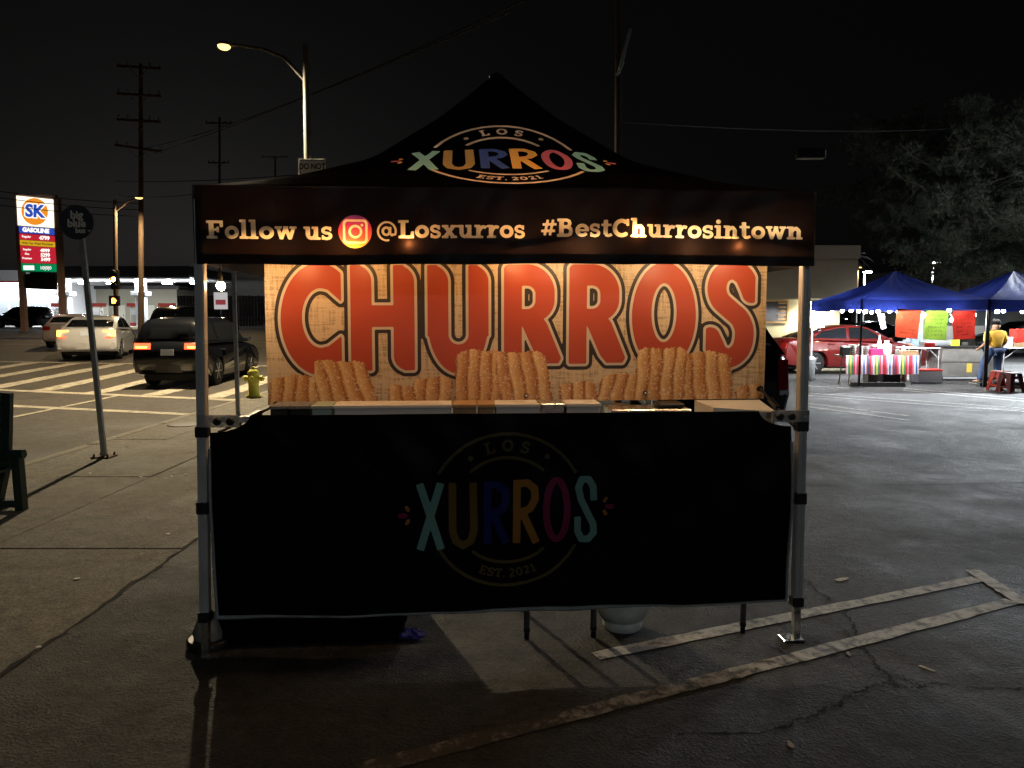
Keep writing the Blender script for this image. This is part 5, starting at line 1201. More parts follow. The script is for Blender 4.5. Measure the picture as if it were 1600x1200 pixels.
wx0, wx1 = at(1190,480,Yb).x-o_.x, at(1229,480,Yb).x-o_.x; wz0, wz1 = at(1200,503,Yb).z, at(1200,471,Yb).z
mb = MB(); mb.box((wx0,-.03,wz0), (wx1,.01,wz1)); wn = mb.build('window', mat('window_dark', (.05,.045,.04), .2), bb)
for z in (wz0-.04,wz1):
    mb = MB(); mb.box((wx0-.06,-.07,z), (wx1+.06,-.0301,z+.06)); mb.build('frame', M_wood, wn)
for x in (wx0-.06,wx1):
    mb = MB(); mb.box((x,-.071,wz0+.021), (x+.06,-.0302,wz1-.001)); mb.build('frame', M_wood, wn)
for k in range(5):
    z = wz0+.08+k*(wz1-wz0)/5.2; mb = MB(); mb.box((wx1-.32,-.06,z), (wx1-.03,-.031,z+.05)); mb.build('slat', M_wood, wn)
wl = at(1274,470,Yb-.4)-Vector((o_.x,Yb,0))
wlamp = thing('wall_lamp', 'bright wall lamp under the fascia of the beige building', 'wall lamp', (o_.x+wl.x,Yb-.45,zo-.01))
mb = MB(); mb.box((-.2,-.12,-.1), (.2,.12,0), .02); mb.build('housing', M_galv, wlamp)
mb = MB(); mb.box((-.17,-.1,-.14), (.17,.1,-.101)); mb.build('lens', emat('wall_lamp_lens', (1.,.93,.66), 160.), wlamp)
light('lamp_light', 'SPOT', (0,0,-.2), 650, (1.,.93,.66), wlamp, .12, (0,0,0), R(170))
fw = thing('warehouse', 'long pale warehouse parapet behind the blue canopy peaks', 'building', (at(1560,500,75).x,75,0)); o_ = at(1560,500,75)
a, b = at(1425,450,75), at(1900,436,75)
mb = MB(); mb.box((a.x-o_.x,0,-.05), (b.x-o_.x,10,b.z-.5)); mb.build('wall', mat('warehouse_wall', (.4,.38,.33), .8, var=.1), fw)
mb = MB(); mb.box((a.x-o_.x-.2,-.2,b.z-.499), (b.x-o_.x+.2,10.2,b.z+.9)); mb.build('parapet', mat('warehouse_parapet', (.46,.43,.37), .8, var=.1), fw)
for k in range(8):
    x = a.x-o_.x+2+k*4.6; mb = MB(); mb.box((x,-.04,.0), (x+2.6,.02,3.0)); mb.build('roller_door', mat('roller_grey', (.3,.32,.34), .6), fw)
mb = MB(); q0, q1 = at(1300,528,66), at(1900,545,66); mb.box((q0.x,64.5,-.05), (q1.x,64.8,1.0), .02); tag(mb.build('low_wall', mat('low_wall_grey', (.2,.19,.17), .85, var=.1)), 'low grey wall running behind the parked far cars', 'wall')
# parking lot lamps
M_flood = emat('flood_lens', (.88,.95,1.), 120.)
def lot_lamp(label, px, py, Y, energy, x=None, z=None, col=(.86,.94,1.), m=None, spot=R(160), tilt=0., rear=0):
    p = at(px, py, Y) if x is None else Vector((x,Y,z))
    lp = thing('parking_lamp', label, 'lamp post', (p.x,Y,0), 0, 'parking lot lamps')
    mb = MB(); mb.tube([(0,0,0),(0,0,p.z)], [.09,.06], 8); mb.build('post', M_galv, lp)
    mb = MB(); mb.box((-.05,-.5,p.z-.02), (.05,0,p.z+.06)); mb.box((-.25,-.75,p.z-.05), (.25,-.25,p.z+.1), .03); hd = mb.build('lamp_head', M_galv, lp)
    mb = MB(); mb.box((-.22,-.72,p.z-.12), (.22,-.28,p.z-.051)); mb.build('lens', m or M_flood, hd)
    light('lamp_light', 'SPOT', (0,-.5,p.z-.2), energy, col, lp, .2, (tilt,0,0), spot)
    if rear:  # second head, unseen, added to put light on the pine crown
        mb = MB(); mb.box((-.05,0,p.z-.02), (.05,.5,p.z+.06)); mb.box((-.25,.25,p.z-.05), (.25,.75,p.z+.1), .03); h2 = mb.build('lamp_head', M_galv, lp)
        mb = MB(); mb.box((-.22,.28,p.z-.12), (.22,.72,p.z-.051)); mb.build('lens', m or M_flood, h2)
        light('lamp_light', 'SPOT', (0,.5,p.z-.2), rear, col, lp, .2, (R(18),0,0), R(150))
lot_lamp('lamp post with white light left of the blue canopy peak', 1351, 424, 58., 9000, spot=R(178))
lot_lamp('lamp post with white light between the two blue canopy peaks', 1458, 409, 62., 12000, spot=R(178))
lot_lamp('orange lamp post beside the palm tree', 1341, 417, 70., 600, col=(1.,.6,.25), m=M_sod)
lot_lamp('tall lamp post standing beyond the frame edge right of the stalls', 0, 0, 24., 52000, x=20., z=9.2, spot=R(130), tilt=R(-15), rear=420)
lot_lamp('assumed white lamp post added behind the viewpoint to light the drape front', 0, 0, -13., 1150, x=4.5, z=7., spot=R(165), tilt=R(20))  # assumed unseen lamp, added to light the drape, legs and signs from the front
# palm
pb = at(1334,470,54); palm = thing('palm_tree', 'small dark palm tree beside the beige building corner', 'palm tree', (pb.x,54,0)); pt = at(1334,402,54).z
mb = MB(); mb.tube([(0,0,0),(.06,0,pt*.5),(0,0,pt)], [.2,.16,.13], 8); mb.build('trunk', mat('palm_trunk', (.1,.075,.05), .9, var=.3), palm)
mb = MB()
for k in range(30):
    a = k*2.4; el = random.uniform(-.5,.9); ln = random.uniform(.9,1.5); d = Vector((math.cos(a)*math.cos(el),math.sin(a)*math.cos(el),math.sin(el))); pr_ = d.cross(Vector((0,0,1))).normalized()
    P_ = [Vector((0,0,pt))+d*ln*f-Vector((0,0,.7*ln*f*f)) for f in (0,.35,.7,1)]
    vs = []
    for i, p in enumerate(P_): vs += [p-pr_*[.03,.16,.14,.01][i], p+pr_*[.03,.16,.14,.01][i]]
    mb.add(vs, [(0,1,3,2),(2,3,5,4),(4,5,7,6)])
mb.build('crown', mat('palm_leaf', (.03,.045,.02), .6), palm)
# pine tree
def pine(label, base, zc, rx, rzz, n_cl, lean):
    t = thing('pine_tree', label, 'pine tree', base); rnd = random.Random(5)
    mb = MB(); top = Vector((lean,.3,zc+rzz*.75)); trunk = [Vector((0,0,-.05)),Vector((lean*.3,.1,zc*.45)),Vector((lean*.7,.2,zc)),top]
    mb.tube(trunk, [.32,.24,.15,.05], 10); mb.build('trunk', mat('pine_bark', (.13,.11,.09), .9, var=.35, vscale=9, bump=.5, bscale=14), t)
    tips = []; M_bark = MATS['pine_bark']
    for k in range(46):
        f = .34+.62*k/46; i = min(2, int(f*3)); p0 = trunk[i].lerp(trunk[i+1], f*3-i); a = k*2.399+rnd.uniform(-.3,.3)
        hh = (p0.z-(zc-rzz))/(2*rzz); ext = rx*math.sqrt(max(.12, 1-(2*hh-.95)**2))*rnd.uniform(.7,1.05)
        d = Vector((math.cos(a),math.sin(a),rnd.uniform(-.12,.3)))
        P_ = [p0]
        for q in range(1,7): P_.append(p0+d*ext*q/6+Vector((rnd.uniform(-.14,.14),rnd.uniform(-.14,.14),-.07*ext*math.sin(q/6*3)+rnd.uniform(-.08,.08)+.05*q*q/36*ext)))
        mb = MB(); mb.tube(P_, [.075,.065,.055,.045,.035,.025,.012], 6); lb = mb.build('limb', M_bark, t)
        tips += [P_[j].lerp(P_[j+1], rnd.random()) for j in (2,3,4,4,5,5,5)]
        mb = MB(); any_ = False
        for q in range(2,6):
            for s in range(2):
                dd = Vector((rnd.uniform(-1,1),rnd.uniform(-1,1),rnd.uniform(-.2,.7))).normalized()*rnd.uniform(.6,1.5)
                mb.tube([P_[q], P_[q]+dd*.5+Vector((0,0,-.06)), P_[q]+dd], [.025,.018,.008], 5, caps=False); tips += [P_[q]+dd*.6, P_[q]+dd, P_[q]+dd*1.05]
        mb.build('twig', M_bark, lb)
    V = []; Fs = []; 
    for k in range(n_cl):
        c = rnd.choice(tips)+Vector((rnd.gauss(0,.2),rnd.gauss(0,.2),rnd.gauss(0,.16)))
        up = Vector((rnd.gauss(0,.5),rnd.gauss(0,.5),.9)).normalized(); s = rnd.uniform(.16,.34)
        for q in range(13):
            d = (up*.8+Vector((rnd.gauss(0,.75),rnd.gauss(0,.75),rnd.gauss(0,.75)))).normalized()*s; w_ = d.cross(Vector((rnd.gauss(0,1),rnd.gauss(0,1),rnd.gauss(0,1)))).normalized()*.011
            o = len(V); V.extend([tuple(c-w_), tuple(c+w_), tuple(c+d)]); Fs.append((o,o+1,o+2))
    cr = mesh_obj('crown', V, Fs, mat('pine_needle', (.11,.125,.085), .6, var=.4, vscale=1.5), t); return t
pine('large dark pine tree spreading over the blue canopy stalls', (19.6,33,0), 6.9, 5.6, 4.0, 13000, -.6)

# ================================================================== RIGHT: BLUE STALLS
def blue_mat(): return cloth('blue_canopy_fabric', (.0035,.0055,.026), (.0014,.0024,.015), gloss=.008)
M_blue = blue_mat(); M_bleg = mat('stall_leg', (.05,.05,.055), .4, .5); M_wleg = mat('stall_leg_white', (.6,.6,.6), .5)
M_led = emat('stall_led', (.92,.96,1.), 900.); M_ledw = emat('stall_led_warm', (1.,.75,.4), 220.)
def blue_tent(label, x0, x1, y0, y1, pk):
    t = thing('blue_canopy', label, 'canopy tent', ((x0+x1)/2,y0,0), 0, 'blue canopy tents'); hx = (x1-x0)/2; dy = y1-y0
    for sx in (-1,1):
        for yy in (0,dy):
            mb = MB(); mb.obb((sx*hx,yy,.01), (sx*hx,yy,2.1), .04, .04); lg = mb.build('leg', M_bleg if yy == 0 else M_wleg, t)
            mb = MB(); mb.box((sx*hx-.08,yy-.08,0), (sx*hx+.08,yy+.08,.012)); mb.build('foot_plate', M_bleg, lg)
    C = Vector((0,dy/2,pk)); N = 13
    cs = [(-hx-.03,-.03),(hx+.03,-.03),(hx+.03,dy+.03),(-hx-.03,dy+.03)]
    for k in range(4):
        a, b = cs[k], cs[(k+1)%4]; vs = []
        for j in range(N):
            f = j/(N-1); zf = 2.1+(pk-2.1)*(f*.62+.38*f*f)
            for i in range(N):
                g_ = i/(N-1); ex, ey = a[0]+(b[0]-a[0])*g_, a[1]+(b[1]-a[1])*g_
                vs.append((ex+(C.x-ex)*f, ey+(C.y-ey)*f, zf-.05*math.sin(g_*math.pi)*4*f*(1-f)+.012*math.sin(g_*23+f*9)*(1-f)*f*4-.03*math.sin(g_*math.pi)*(1-f)))
        mesh_obj('roof_panel', vs, [(j*N+i,j*N+i+1,(j+1)*N+i+1,(j+1)*N+i) for j in range(N-1) for i in range(N-1)], M_blue, t, True)
        vs = []
        for j, z in enumerate((1.86,1.98,2.1)):
            for i in range(25):
                g_ = i/24; o2 = .015*math.sin(g_*19+k)*(2-j)/2; dxn, dyn = (b[1]-a[1]), -(b[0]-a[0]); ln = math.hypot(dxn,dyn)
                vs.append((a[0]+(b[0]-a[0])*g_+dxn/ln*o2, a[1]+(b[1]-a[1])*g_+dyn/ln*o2, z-.03*math.sin(g_*math.pi)-(.02*math.sin(g_*7) if j == 0 else 0)))
        mesh_obj('valance', vs, [(j*25+i,j*25+i+1,(j+1)*25+i+1,(j+1)*25+i) for j in range(2) for i in range(24)], M_blue, t, True)
    return t
blue_tent('blue canopy stall with striped table and hanging price posters', 8.34, 11.34, 18.4, 21.4, 2.86)
blue_tent('blue canopy stall cut by the frame edge behind the person', 11.39, 14.39, 18.4, 21.4, 2.86)
def stall_string(label, pts, warm=()):
    s = thing('string_light', label, 'string light', (0,0,0), 0, 'stall string lights'); anch = []
    for k, (px, py, Y) in enumerate(pts):
        p = at(px, py, Y); r = .045; mb = MB(); mb.lathe([(r*.5,.9*r),(r*.93,.45*r),(r,0),(r*.9,-.5*r),(r*.4,-.95*r)], p, 10); mb.build('bulb', M_ledw if k in warm else M_led, s)
        mb = MB(); mb.lathe([(.016,.032),(.016,.08)], p, 6); mb.build('socket', M_blk, s); anch.append(p+Vector((0,0,.08)))
    mb = MB(); q = [anch[0]]
    for a, b in zip(anch[:-1], anch[1:]): q += sag(a, b, .03, 4)[1:]
    mb.tube(q, .006, 5); mb.build('cord', M_blk, s)
stall_string('string of white bulbs along the rear edge of the first blue canopy', [(1285,490,21.2),(1300,488,21.2),(1316,486,21.2),(1330,485,20.5),(1342,486,19.),(1362,488,21.2),(1403,487,21.2)], warm=(5,))
stall_string('string of white bulbs over the posters of the first blue canopy', [(1352,487,18.55),(1372,486,18.55),(1390,486,18.55),(1404,487,18.6),(1443,493,18.6),(1483,485,18.6),(1487,500,19.2),(1522,492,18.9)], warm=(7,))  # first three bulbs are added to light the table front
stall_string('string of white bulbs under the second blue canopy', [(1558,487,19.4),(1568,486,19.9),(1598,487,19.4),(1630,486,19.4)])
# posters
def poster(label, corners, col, Y, rows_, m=None, seed=1):
    rnd = random.Random(seed); P_ = [at(x,y,Y) for x, y in corners]; o0 = P_[0]
    o = thing('price_poster', label, 'poster', o0, 0, 'hand written posters'); N = 9; vs = []
    f2 = lambda u, v, off: (P_[0].lerp(P_[1], u)).lerp(P_[3].lerp(P_[2], u), v)-o0+Vector((0,.02*math.sin(u*5+v*4)-off,0))
    for j in range(N):
        for i in range(N): vs.append(f2(i/(N-1), j/(N-1), 0))
    mesh_obj('sheet', vs, [(j*N+i,j*N+i+1,(j+1)*N+i+1,(j+1)*N+i) for j in range(N-1) for i in range(N-1)], cloth('poster_'+col[0], col[1], col[2], gloss=.02), o, True)
    for r in range(rows_):
        mb = MB(); v = .12+.8*r/rows_; u = .14
        while u < .8:
            w_ = rnd.uniform(.03,.06); hgt = .55/rows_
            for k in range(3):
                a, b = f2(u+rnd.uniform(0,w_), v+rnd.uniform(0,hgt), .006), f2(u+rnd.uniform(0,w_), v+rnd.uniform(0,hgt), .006); mb.obb(a, b+Vector((.004,0,.004)), .004, .008)
            u += w_+.025+(.05 if rnd.random() < .2 else 0)
        mb.build('scribble', Lk, o)
poster('tilted orange red poster under the blue canopy left of the lime one', [(1402,482),(1440,485),(1434,530),(1398,526)], ('coral',(.3,.035,.016),(.12,.016,.007)), 18.3, 6, seed=2)
poster('lime green hand written poster between two red posters', [(1447,485),(1482,486),(1479,532),(1443,530)], ('lime',(.15,.21,.02),(.05,.08,.01)), 18.3, 6, seed=3)
poster('darker red poster beside the person in yellow', [(1489,486),(1524,485),(1524,529),(1489,531)], ('red',(.27,.018,.012),(.09,.006,.004)), 18.3, 6, seed=4)
poster('small white note hanging over the striped table', [(1371,491),(1381,490),(1386,513),(1377,515)], ('paper',(.75,.75,.75),(.3,.3,.3)), 18.35, 4, seed=5)
# striped table
ta_, tb2 = at(1322,556,18.9), at(1436,556,18.9); tz_ = at(1380,556,18.9).z
stt = thing('folding_table', 'folding table under a bright striped serape cloth', 'table', ((ta_.x+tb2.x)/2,18.9,0)); hw_ = (tb2.x-ta_.x)/2
mb = MB(); mb.box((-hw_,0,tz_-.04), (hw_,.7,tz_), .01); mb.build('table_top', M_white, stt)
for sx in (-1,1):
    for yy in (.08,.62):
        mb = MB(); mb.tube([(sx*hw_*.88,yy,0),(sx*hw_*.8,yy,tz_-.04)], .016, 8); mb.build('leg', M_wleg, stt)
def stripes(n, l, tc):
    sp = n.new('ShaderNodeSeparateXYZ'); l.new(tc.outputs['Object'], sp.inputs[0]); md = n.new('ShaderNodeMath'); md.operation = 'MULTIPLY_ADD'; md.inputs[1].default_value = 1.55; md.inputs[2].default_value = 10.; l.new(sp.outputs['X'], md.inputs[0])
    fr = n.new('ShaderNodeMath'); fr.operation = 'FRACT'; l.new(md.outputs[0], fr.inputs[0]); rp = n.new('ShaderNodeValToRGB'); rp.color_ramp.interpolation = 'CONSTANT'; e = rp.color_ramp.elements
    cols_ = [(.5,.02,.03),(.5,.02,.03),(.6,.12,.2),(.75,.7,.65),(.05,.12,.35),(.6,.6,.6),(.42,.015,.03),(.05,.06,.12),(.42,.015,.03),(.65,.15,.25),(.75,.7,.6),(.05,.22,.08),(.7,.6,.1),(.05,.22,.1),(.55,.03,.05),(.7,.25,.35)]
    e[0].color = (*cols_[0],1); e[0].position = 0; e[1].color = (*cols_[1],1); e[1].position = 1/16
    for i in range(2,16): q = e.new(i/16); q.color = (*cols_[i],1)
    l.new(fr.outputs[0], rp.inputs[0]); return rp.outputs[0], None
clo = thing('striped_tablecloth', 'red and multicoloured striped serape cloth over the stall table', 'tablecloth', ((ta_.x+tb2.x)/2,18.9,0)); M_str = rampmat('serape_stripes', stripes, .85)
vs = []; N = 41
for z, yo in ((.27,-.045),(.45,-.03),(tz_+.004,-.012)):
    for i in range(N): x = -hw_+2*hw_*i/(N-1); vs.append((x*1.01, yo+.012*math.sin(i*1.1)*(1 if z < .6 else 0), z+.008*math.sin(i*.7)))
for i in range(N): vs.append(((-hw_+2*hw_*i/(N-1))*1.01, .712, tz_+.004))
mesh_obj('cloth', vs, [(j*N+i,j*N+i+1,(j+1)*N+i+1,(j+1)*N+i) for j in range(3) for i in range(N-1)], M_str, clo, True)
# goods on the striped table
def goods2(name, label, cat, px0, px1, py0, py1, Y, dep, m, shape='box', m2=None):
    a, b = at(px0,py1,Y), at(px1,py0,Y); w_ = (b.x-a.x)/2; h_ = b.z-a.z
    o = thing(name, label, cat, ((a.x+b.x)/2,Y+dep/2,a.z)); mb = MB()
    if shape == 'box':
        mb.box((-w_,-dep/2,0), (w_,dep/2,h_*.86), .006); mb.build('box', m, o); mb = MB(); mb.box((-w_-.005,-dep/2-.005,h_*.861), (w_+.005,dep/2+.005,h_), .006); mb.build('rim', m2 or m, o)
    elif shape == 'stack':
        for k in range(5): mb.lathe([(w_*.8,h_*k/5+.001),(w_,h_*(k+.85)/5)], n=14)
        mb.build('stack', m, o); mb = MB(); mb.lathe([(w_*.9,h_*.86),(w_*.95,h_)], n=14); mb.build('top_cup', m2 or m, o)
    else:
        mb.lathe([(w_*.95,0),(w_,h_*.1),(w_,h_*.62),(w_*.8,h_*.75),(w_*.4,h_*.82)], n=16); mb.build('body', m, o); mb = MB(); mb.lathe([(w_*.45,h_*.82),(w_*.45,h_*.98),(w_*.3,h_)], n=12); mb.build('lid', m2 or m, o)
M_pinkp = mat('pink_plastic', (.7,.05,.2), .4); M_jar = mat('cloudy_jar', (.6,.62,.6), .25, var=.1); M_redp = mat('red_plastic', (.5,.03,.02), .4); M_neon = mat('neon_green_card', (.5,.7,.03), .6); M_steel2 = mat('stall_steel', (.5,.48,.44), .35, .7, var=.2, vscale=4)
goods2('napkin_box', 'black napkin box with white napkins at the table end', 'napkin box', 1317,1329,541,556,18.95,.2,M_blk,'box',M_white)
goods2('cup_stack', 'white cup stack beside the napkin box', 'cup stack', 1328,1341,539,556,18.95,.2,M_white,'stack')
goods2('cup_stack', 'white cup stack behind the black stall leg', 'cup stack', 1343,1352,541,556,18.95,.2,M_white,'stack')
goods2('cup_stack', 'white cup stack touching the pink tub', 'cup stack', 1352.5,1361,542,556,18.95,.2,M_white,'stack')
goods2('plastic_tub', 'hot pink plastic tub on the striped table', 'tub', 1361,1380,545,556,18.95,.2,M_pinkp)
goods2('bottle', 'tall white bottle behind the pink tub', 'bottle', 1372,1379,524,556,19.2,.1,M_white,'jar')
goods2('drink_jar', 'big cloudy jar with green drink on the striped table', 'jar', 1381,1397,532,556,18.95,.25,M_jar,'jar',M_white)
goods2('plastic_cup', 'small white cup between jar and brown box', 'cup', 1400,1407,546,556,18.95,.1,M_white,'stack')
goods2('paper_box', 'tan paper box at the cloth end', 'box', 1411,1436,548,556,18.95,.2,M_card)
goods2('bottle', 'white squeeze bottle standing behind the tan paper box', 'bottle', 1410,1417,540,556,19.3,.1,M_white,'jar')
goods2('storage_bin', 'grey storage bin below the striped cloth', 'bin', 1356,1372,584,598,19.3,.3,mat('bin_grey', (.3,.3,.3), .5))
goods2('storage_bin', 'black storage bin below the striped cloth', 'bin', 1380,1408,584,597,19.3,.3,M_blk)
goods2('bucket', 'rusty can under the end of the striped table', 'can', 1410,1419,583,597,19.1,.15,mat('can_red', (.25,.08,.05), .5),'stack')
goods2('cooler_box', 'grey cooler with a red lid beside the striped table', 'cooler', 1435,1473,577,598,19.3,.45,mat('cooler_grey', (.16,.16,.17), .5),'box',M_redp)
# work table + griddle
def table2(label, px0, px1, py, Y, dep, m):
    a, b = at(px0,py,Y), at(px1,py,Y); t = thing('folding_table', label, 'table', ((a.x+b.x)/2,Y,0)); w_ = (b.x-a.x)/2
    mb = MB(); mb.box((-w_,0,a.z-.035), (w_,dep,a.z), .008); mb.build('table_top', m, t)
    for sx in (-1,1):
        for yy in (.06,dep-.06):
            mb = MB(); mb.tube([(sx*w_*.9,yy,0),(sx*w_*.9,yy,a.z-.035)], .015, 8); mb.build('leg', M_wleg, t)
        mb = MB(); mb.tube([(sx*w_*.9,.06,a.z-.3),(sx*w_*.3,.06,a.z-.04)], .01, 6); mb.build('brace', M_wleg, t)
table2('white folding table with red bowl beside the griddle', 1420, 1472, 543, 20.3, .7, M_white)
table2('white folding table with cartons behind the red stools', 1568, 1640, 543, 19.8, .7, M_white)
goods2('bowl', 'red plastic bowl on the white folding table', 'bowl', 1448,1466,536,543,20.35,.3,M_redp,'stack')
goods2('steel_pot', 'steel pot beside the red bowl', 'pot', 1439,1448,534,543,20.35,.2,M_steel2,'stack')
goods2('carton', 'brown carton on the table behind the red stools', 'carton', 1584,1612,536,543,19.85,.4,M_card)
goods2('carton', 'white carton left of the brown carton at the frame edge', 'carton', 1569,1583,527,543,19.85,.3,M_white)
goods2('basket', 'red basket on top of the brown carton', 'basket', 1588,1612,514,535.5,19.9,.3,M_redp)
gr0, gr1 = at(1473,541,20.2), at(1567,541,20.2); gd = thing('griddle_counter', 'stainless steel griddle counter with yellow label', 'griddle', ((gr0.x+gr1.x)/2,20.2,0)); w_ = (gr1.x-gr0.x)/2
mb = MB(); mb.box((-w_,0,gr0.z-.05), (w_,.75,gr0.z), .005); mb.build('griddle_top', M_blk, gd)
mb = MB(); mb.box((-w_+.02,.03,.5), (w_-.02,.72,gr0.z-.051), .005); mb.build('upper_panel', M_steel2, gd)
mb = MB(); mb.box((-w_+.03,.05,.1), (w_-.03,.7,.497), .005); mb.build('lower_panel', M_steel2, gd)
q = at(1517,570,20.2); mb = MB(); mb.box((q.x-(gr0.x+gr1.x)/2-.08,.044,.22), (q.x-(gr0.x+gr1.x)/2+.06,.049,.46), .001); mb.build('yellow_label', mat('label_yellow', (.7,.5,.08), .5), gd)
for sx in (-1,1):
    mb = MB(); mb.box((sx*w_*.95-.04,.06,0), (sx*w_*.95+.04,.68,.1)); mb.build('foot', M_blk, gd)
goods2('price_card', 'neon green card propped on the griddle', 'card', 1486,1500,531,540.5,20.35,.02,M_neon)
goods2('steel_bowl', 'upturned steel bowl on the griddle', 'bowl', 1506,1516,535,540.5,20.4,.2,M_steel2,'stack')
# wheel stops
for lab, a, b in (('black rubber wheel stop in front of the striped table',(1329,604),(1413,604)),('concrete wheel stop behind the red stools',(1527,604),(1640,604))):
    A, Bp = gnd(*a), gnd(*b); o = thing('wheel_stop', lab, 'wheel stop', ((A.x+Bp.x)/2,A.y,0), 0, 'wheel stops'); h_ = (Bp.x-A.x)/2
    mb = MB(); n0 = [(-.08,0),(.08,0),(.06,.1),(-.06,.1)]; vs = [(sx*(h_-(.03 if z > .05 else 0)), y, z) for sx in (-1,1) for y, z in n0]; mb.add(vs, [(0,1,2,3),(7,6,5,4),(0,4,5,1),(1,5,6,2),(2,6,7,3),(3,7,4,0)]); mb.build('block', mat('rubber_stop', (.02,.02,.018), .7, var=.3), o)
    for sx in (-.7,.7):
        mb = MB(); mb.lathe([(.025,.1),(.025,.108)], (sx*h_,0,0), 8); mb.build('spike', M_galv, o)
# red stools
def stool(label, px, py, m, s=1.):
    g = gnd(px, py); o = thing('plastic_stool', label, 'stool', (g.x,g.y,0), R(12), 'red plastic stools'); h_ = .45*s; w0, w1 = .15*s, .2*s
    mb = MB(); mb.box((-w0,-w0,h_-.03), (w0,w0,h_), .015); mb.build('seat', m, o)
    for sx in (-1,1):
        for sy in (-1,1):
            mb = MB(); vs = []
            for z, ww, t in ((h_-.03,w0,.13),(h_*.5,(w0+w1)/2,.11),(0,w1,.07)):
                vs += [(sx*ww,sy*ww,z),(sx*(ww-t),sy*ww,z),(sx*(ww-t),sy*(ww-.015),z),(sx*(ww-.015),sy*(ww-.015),z),(sx*(ww-.015),sy*(ww-t),z),(sx*ww,sy*(ww-t),z)]
            mb.add(vs, [(r*6+i,r*6+(i+1)%6,r*6+6+(i+1)%6,r*6+6+i) for r in range(2) for i in range(6)]+[tuple(range(12,18))]); mb.build('leg', m, o)
    for a, b in (((-1,-1),(1,-1)),((1,-1),(1,1)),((1,1),(-1,1)),((-1,1),(-1,-1))):
        for z in (.12*s,.33*s):
            ww = w1+(w0-w1)*z/h_-.012; mb = MB(); mb.obb((a[0]*ww,a[1]*ww,z), (b[0]*ww,b[1]*ww,z), .012, .05*s); mb.build('crossbar', m, o)
stool('dark red plastic stool standing alone before the wheel stop', 1578, 613, mat('stool_dark_red', (.1,.008,.008), .4))
stool('orange red plastic stool half behind the dark red one', 1563, 610, mat('stool_orange', (.55,.05,.02), .4))
# small items near the red car
o = thing('trash_bin', 'grey bin standing beside the wheel of the red sedan', 'bin', tuple(gnd(1263,594))); mb = MB(); mb.lathe([(.12,0),(.15,.02),(.17,.55)], n=14); mb.build('body', M_galv, o); mb = MB(); mb.lathe([(.18,.551),(.18,.59),(.1,.63)], n=14); mb.build('lid', M_galv, o)

# ================================================================== PEOPLE
def skin_body(name, verts, edges, rad, m, parent, root=0, lev=2):
    me = bpy.data.meshes.new(name); me.from_pydata(verts, edges, []); o = bpy.data.objects.new(name, me); COL.objects.link(o)
    sk = o.modifiers.new('skin', 'SKIN'); sk.use_smooth_shade = True; ss_ = o.modifiers.new('sub', 'SUBSURF'); ss_.levels = lev; ss_.render_levels = lev
    bm = bmesh.new(); bm.from_mesh(me); ly = bm.verts.layers.skin.verify(); bm.verts.ensure_lookup_table()
    for i, v in enumerate(bm.verts):
        r_ = rad[i]; v[ly].radius = r_ if isinstance(r_, tuple) else (r_, r_); v[ly].use_root = (i == root)
    bm.to_mesh(me); bm.free()
    dg = bpy.context.evaluated_depsgraph_get(); m2 = bpy.data.meshes.new_from_object(o.evaluated_get(dg)); bpy.data.objects.remove(o)
    m2.name = name; m2.materials.clear(); m2.materials.append(m); m2.polygons.foreach_set('use_smooth', [True]*len(m2.polygons))
    p = bpy.data.objects.new(name, m2); COL.objects.link(p); p.parent = parent; return p
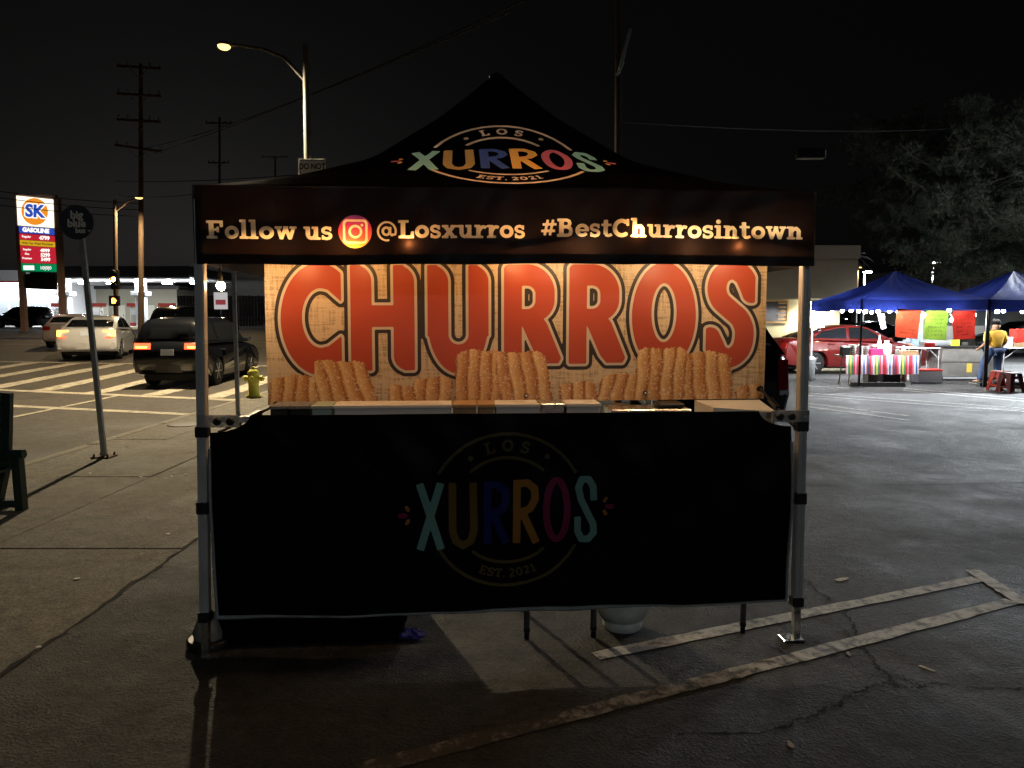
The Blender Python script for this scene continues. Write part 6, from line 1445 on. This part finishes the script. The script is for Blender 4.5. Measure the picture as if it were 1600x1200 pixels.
def person(label, base, rz, top_c, leg_c, pose, sc=1.):
    o = thing('person', label, 'person', base, rz); o.scale = sc if isinstance(sc, tuple) else (sc,sc,sc)
    M_skin = mat('skin', (.36,.2,.12), .55); M_top = mat('top_'+top_c[0], top_c[1], .9, var=.12, vscale=14, bump=.3, bscale=12); M_leg = mat('jeans_'+leg_c[0], leg_c[1], .9, var=.25, vscale=20); M_hair = mat('hair_black', (.008,.007,.006), .95, spec=.1)
    fx = pose.get('spread', .1)
    V = [(0,0,.95),(0,.0,1.15),(0,0,1.36),(0,.01,1.47),(0,-.02,1.56),(0,-.03,1.66),
         (-.18,0,1.38),(-.23,-.04,1.12),pose['lw'],pose['lh'],(.18,0,1.38),(.23,-.04,1.12),pose['rw'],pose['rh'],
         (-.1,0,.9),pose['lk'],pose['la'],pose['lt'],(.1,0,.9),pose['rk'],pose['ra'],pose['rt']]
    Ed = [(0,1),(1,2),(2,3),(3,4),(4,5),(2,6),(6,7),(7,8),(8,9),(2,10),(10,11),(11,12),(12,13),(0,14),(14,15),(15,16),(16,17),(0,18),(18,19),(19,20),(20,21)]
    Rd = [(.14,.11),(.14,.1),(.15,.1),.055,(.075,.09),(.07,.085),.06,.045,.032,.035,.06,.045,.032,.035,.085,.06,.045,.045,.085,.06,.045,.045]
    body = skin_body('body', V, Ed, Rd, M_skin, o)
    sh = [0,1,2,3,6,7,10,11]; mp = {q: i for i, q in enumerate(sh)}; Rs = [(.185,.135),(.175,.125),(.18,.12),.075,.085,.075,.085,.075]
    Vs = [V[q] for q in sh]; Vs[0] = (0,0,.93)
    skin_body('shirt', Vs, [(mp[a],mp[b]) for a, b in Ed if a in mp and b in mp], Rs, M_top, o)
    lg = [0,14,15,16,18,19,20]; mp = {q: i for i, q in enumerate(lg)}; skin_body('jeans', [V[q] for q in lg], [(mp[a],mp[b]) for a, b in Ed if a in mp and b in mp], [(.165,.12),.105,.08,.065,.105,.08,.065], M_leg, o)
    for q in (16,20):
        a = Vector(V[q]); t = Vector(V[q+1]); mb = MB(); d = (t-a); d.z = 0; d.normalize(); c = a+d*.07; mb.T = Matrix.Translation((c.x,c.y,0)) @ Matrix.Rotation(math.atan2(d.y,d.x), 4, 'Z'); mb.box((-.12,-.045,.0), (.15,.045,.075), .03); sh_ = mb.build('shoe', mat('shoe_black', (.02,.02,.02), .5), o); mb2 = MB(); mb2.T = mb.T; mb2.box((-.125,-.05,-.002), (.155,.05,.022), .01); mb2.build('sole', M_white, sh_)
    mb = MB(); c = Vector((0,-.02,1.66)); vs = []; N = 14
    for j in range(7):
        ph = math.pi*.62*j/6
        for i in range(N):
            th = 2*math.pi*i/N; vs.append(c+Vector((.098*math.sin(ph)*math.cos(th), .115*math.sin(ph)*math.sin(th)+(.02 if math.sin(th) < 0 else .0), .115*math.cos(ph)+(.05 if math.sin(th) > .3 and j == 6 else 0))))
    mb.add(vs, [(j*N+i,j*N+(i+1)%N,j*N+N+(i+1)%N,j*N+N+i) for j in range(6) for i in range(N)], True); mb.build('hair', M_hair, o)
    mb = MB()
    for hnd, s in ((9,-1),(13,1)):
        h_ = Vector(V[hnd]); w_ = Vector(V[hnd-1]); d = (h_-w_).normalized(); side = d.cross(Vector((0,1,0))).normalized()
        for k in range(4): mb.tube([h_+side*(-.024+.016*k), h_+side*(-.026+.017*k)+d*.045, h_+side*(-.024+.016*k)+d*.075+Vector((0,.015,0))], [.009,.008,.006], 5)
        mb.tube([h_-side*.03, h_-side*.045+d*.04], [.01,.007], 5)
    mb.build('fingers', M_skin, o)
    # face: nose and eyes on the front (+y)
    mb = MB(); mb.tube([(0,.055,1.67),(0,.085,1.635),(0,.075,1.625)], [.008,.014,.01], 6); mb.build('nose', M_skin, o)
    for s in (-1,1):
        mb = MB(); mb.lathe([(.011,.0),(.009,.006)], (s*.032,.06,1.67), 8, axis='y'); mb.build('eye', M_hair, o)
        mb = MB(); mb.lathe([(.02,-.006),(.024,0),(.018,.006)], (s*.078,-.02,1.655), 8, axis='x'); mb.build('ear', M_skin, o)
    return o
g = gnd(1547,599)
person('person in yellow t-shirt and jeans leaning at the griddle, seen from behind', (g.x+.06,g.y,0), R(12), ('yellow',(.8,.46,.05)), ('blue',(.035,.06,.13)),
  dict(lw=(-.22,.18,.95), lh=(-.18,.27,.93), rw=(.24,.16,.95), rh=(.2,.25,.93), lk=(-.2,.05,.5), la=(-.34,-.02,.08), lt=(-.37,.14,.04), rk=(.12,.03,.5), ra=(.12,-.03,.08), rt=(.13,.13,.04)), (1.22,1.1,.92))
g = at(1433,560,21.0)
person('person in pale blue top bending over the folding table behind posters', (g.x,21.2,0), R(200), ('paleblue',(.3,.42,.55)), ('grey',(.06,.06,.07)),
  dict(lw=(-.2,.26,1.0), lh=(-.14,.36,.98), rw=(.2,.26,1.0), rh=(.14,.36,.98), lk=(-.11,.04,.5), la=(-.11,-.02,.08), lt=(-.12,.14,.04), rk=(.11,.04,.5), ra=(.11,-.02,.08), rt=(.12,.14,.04)), .86)
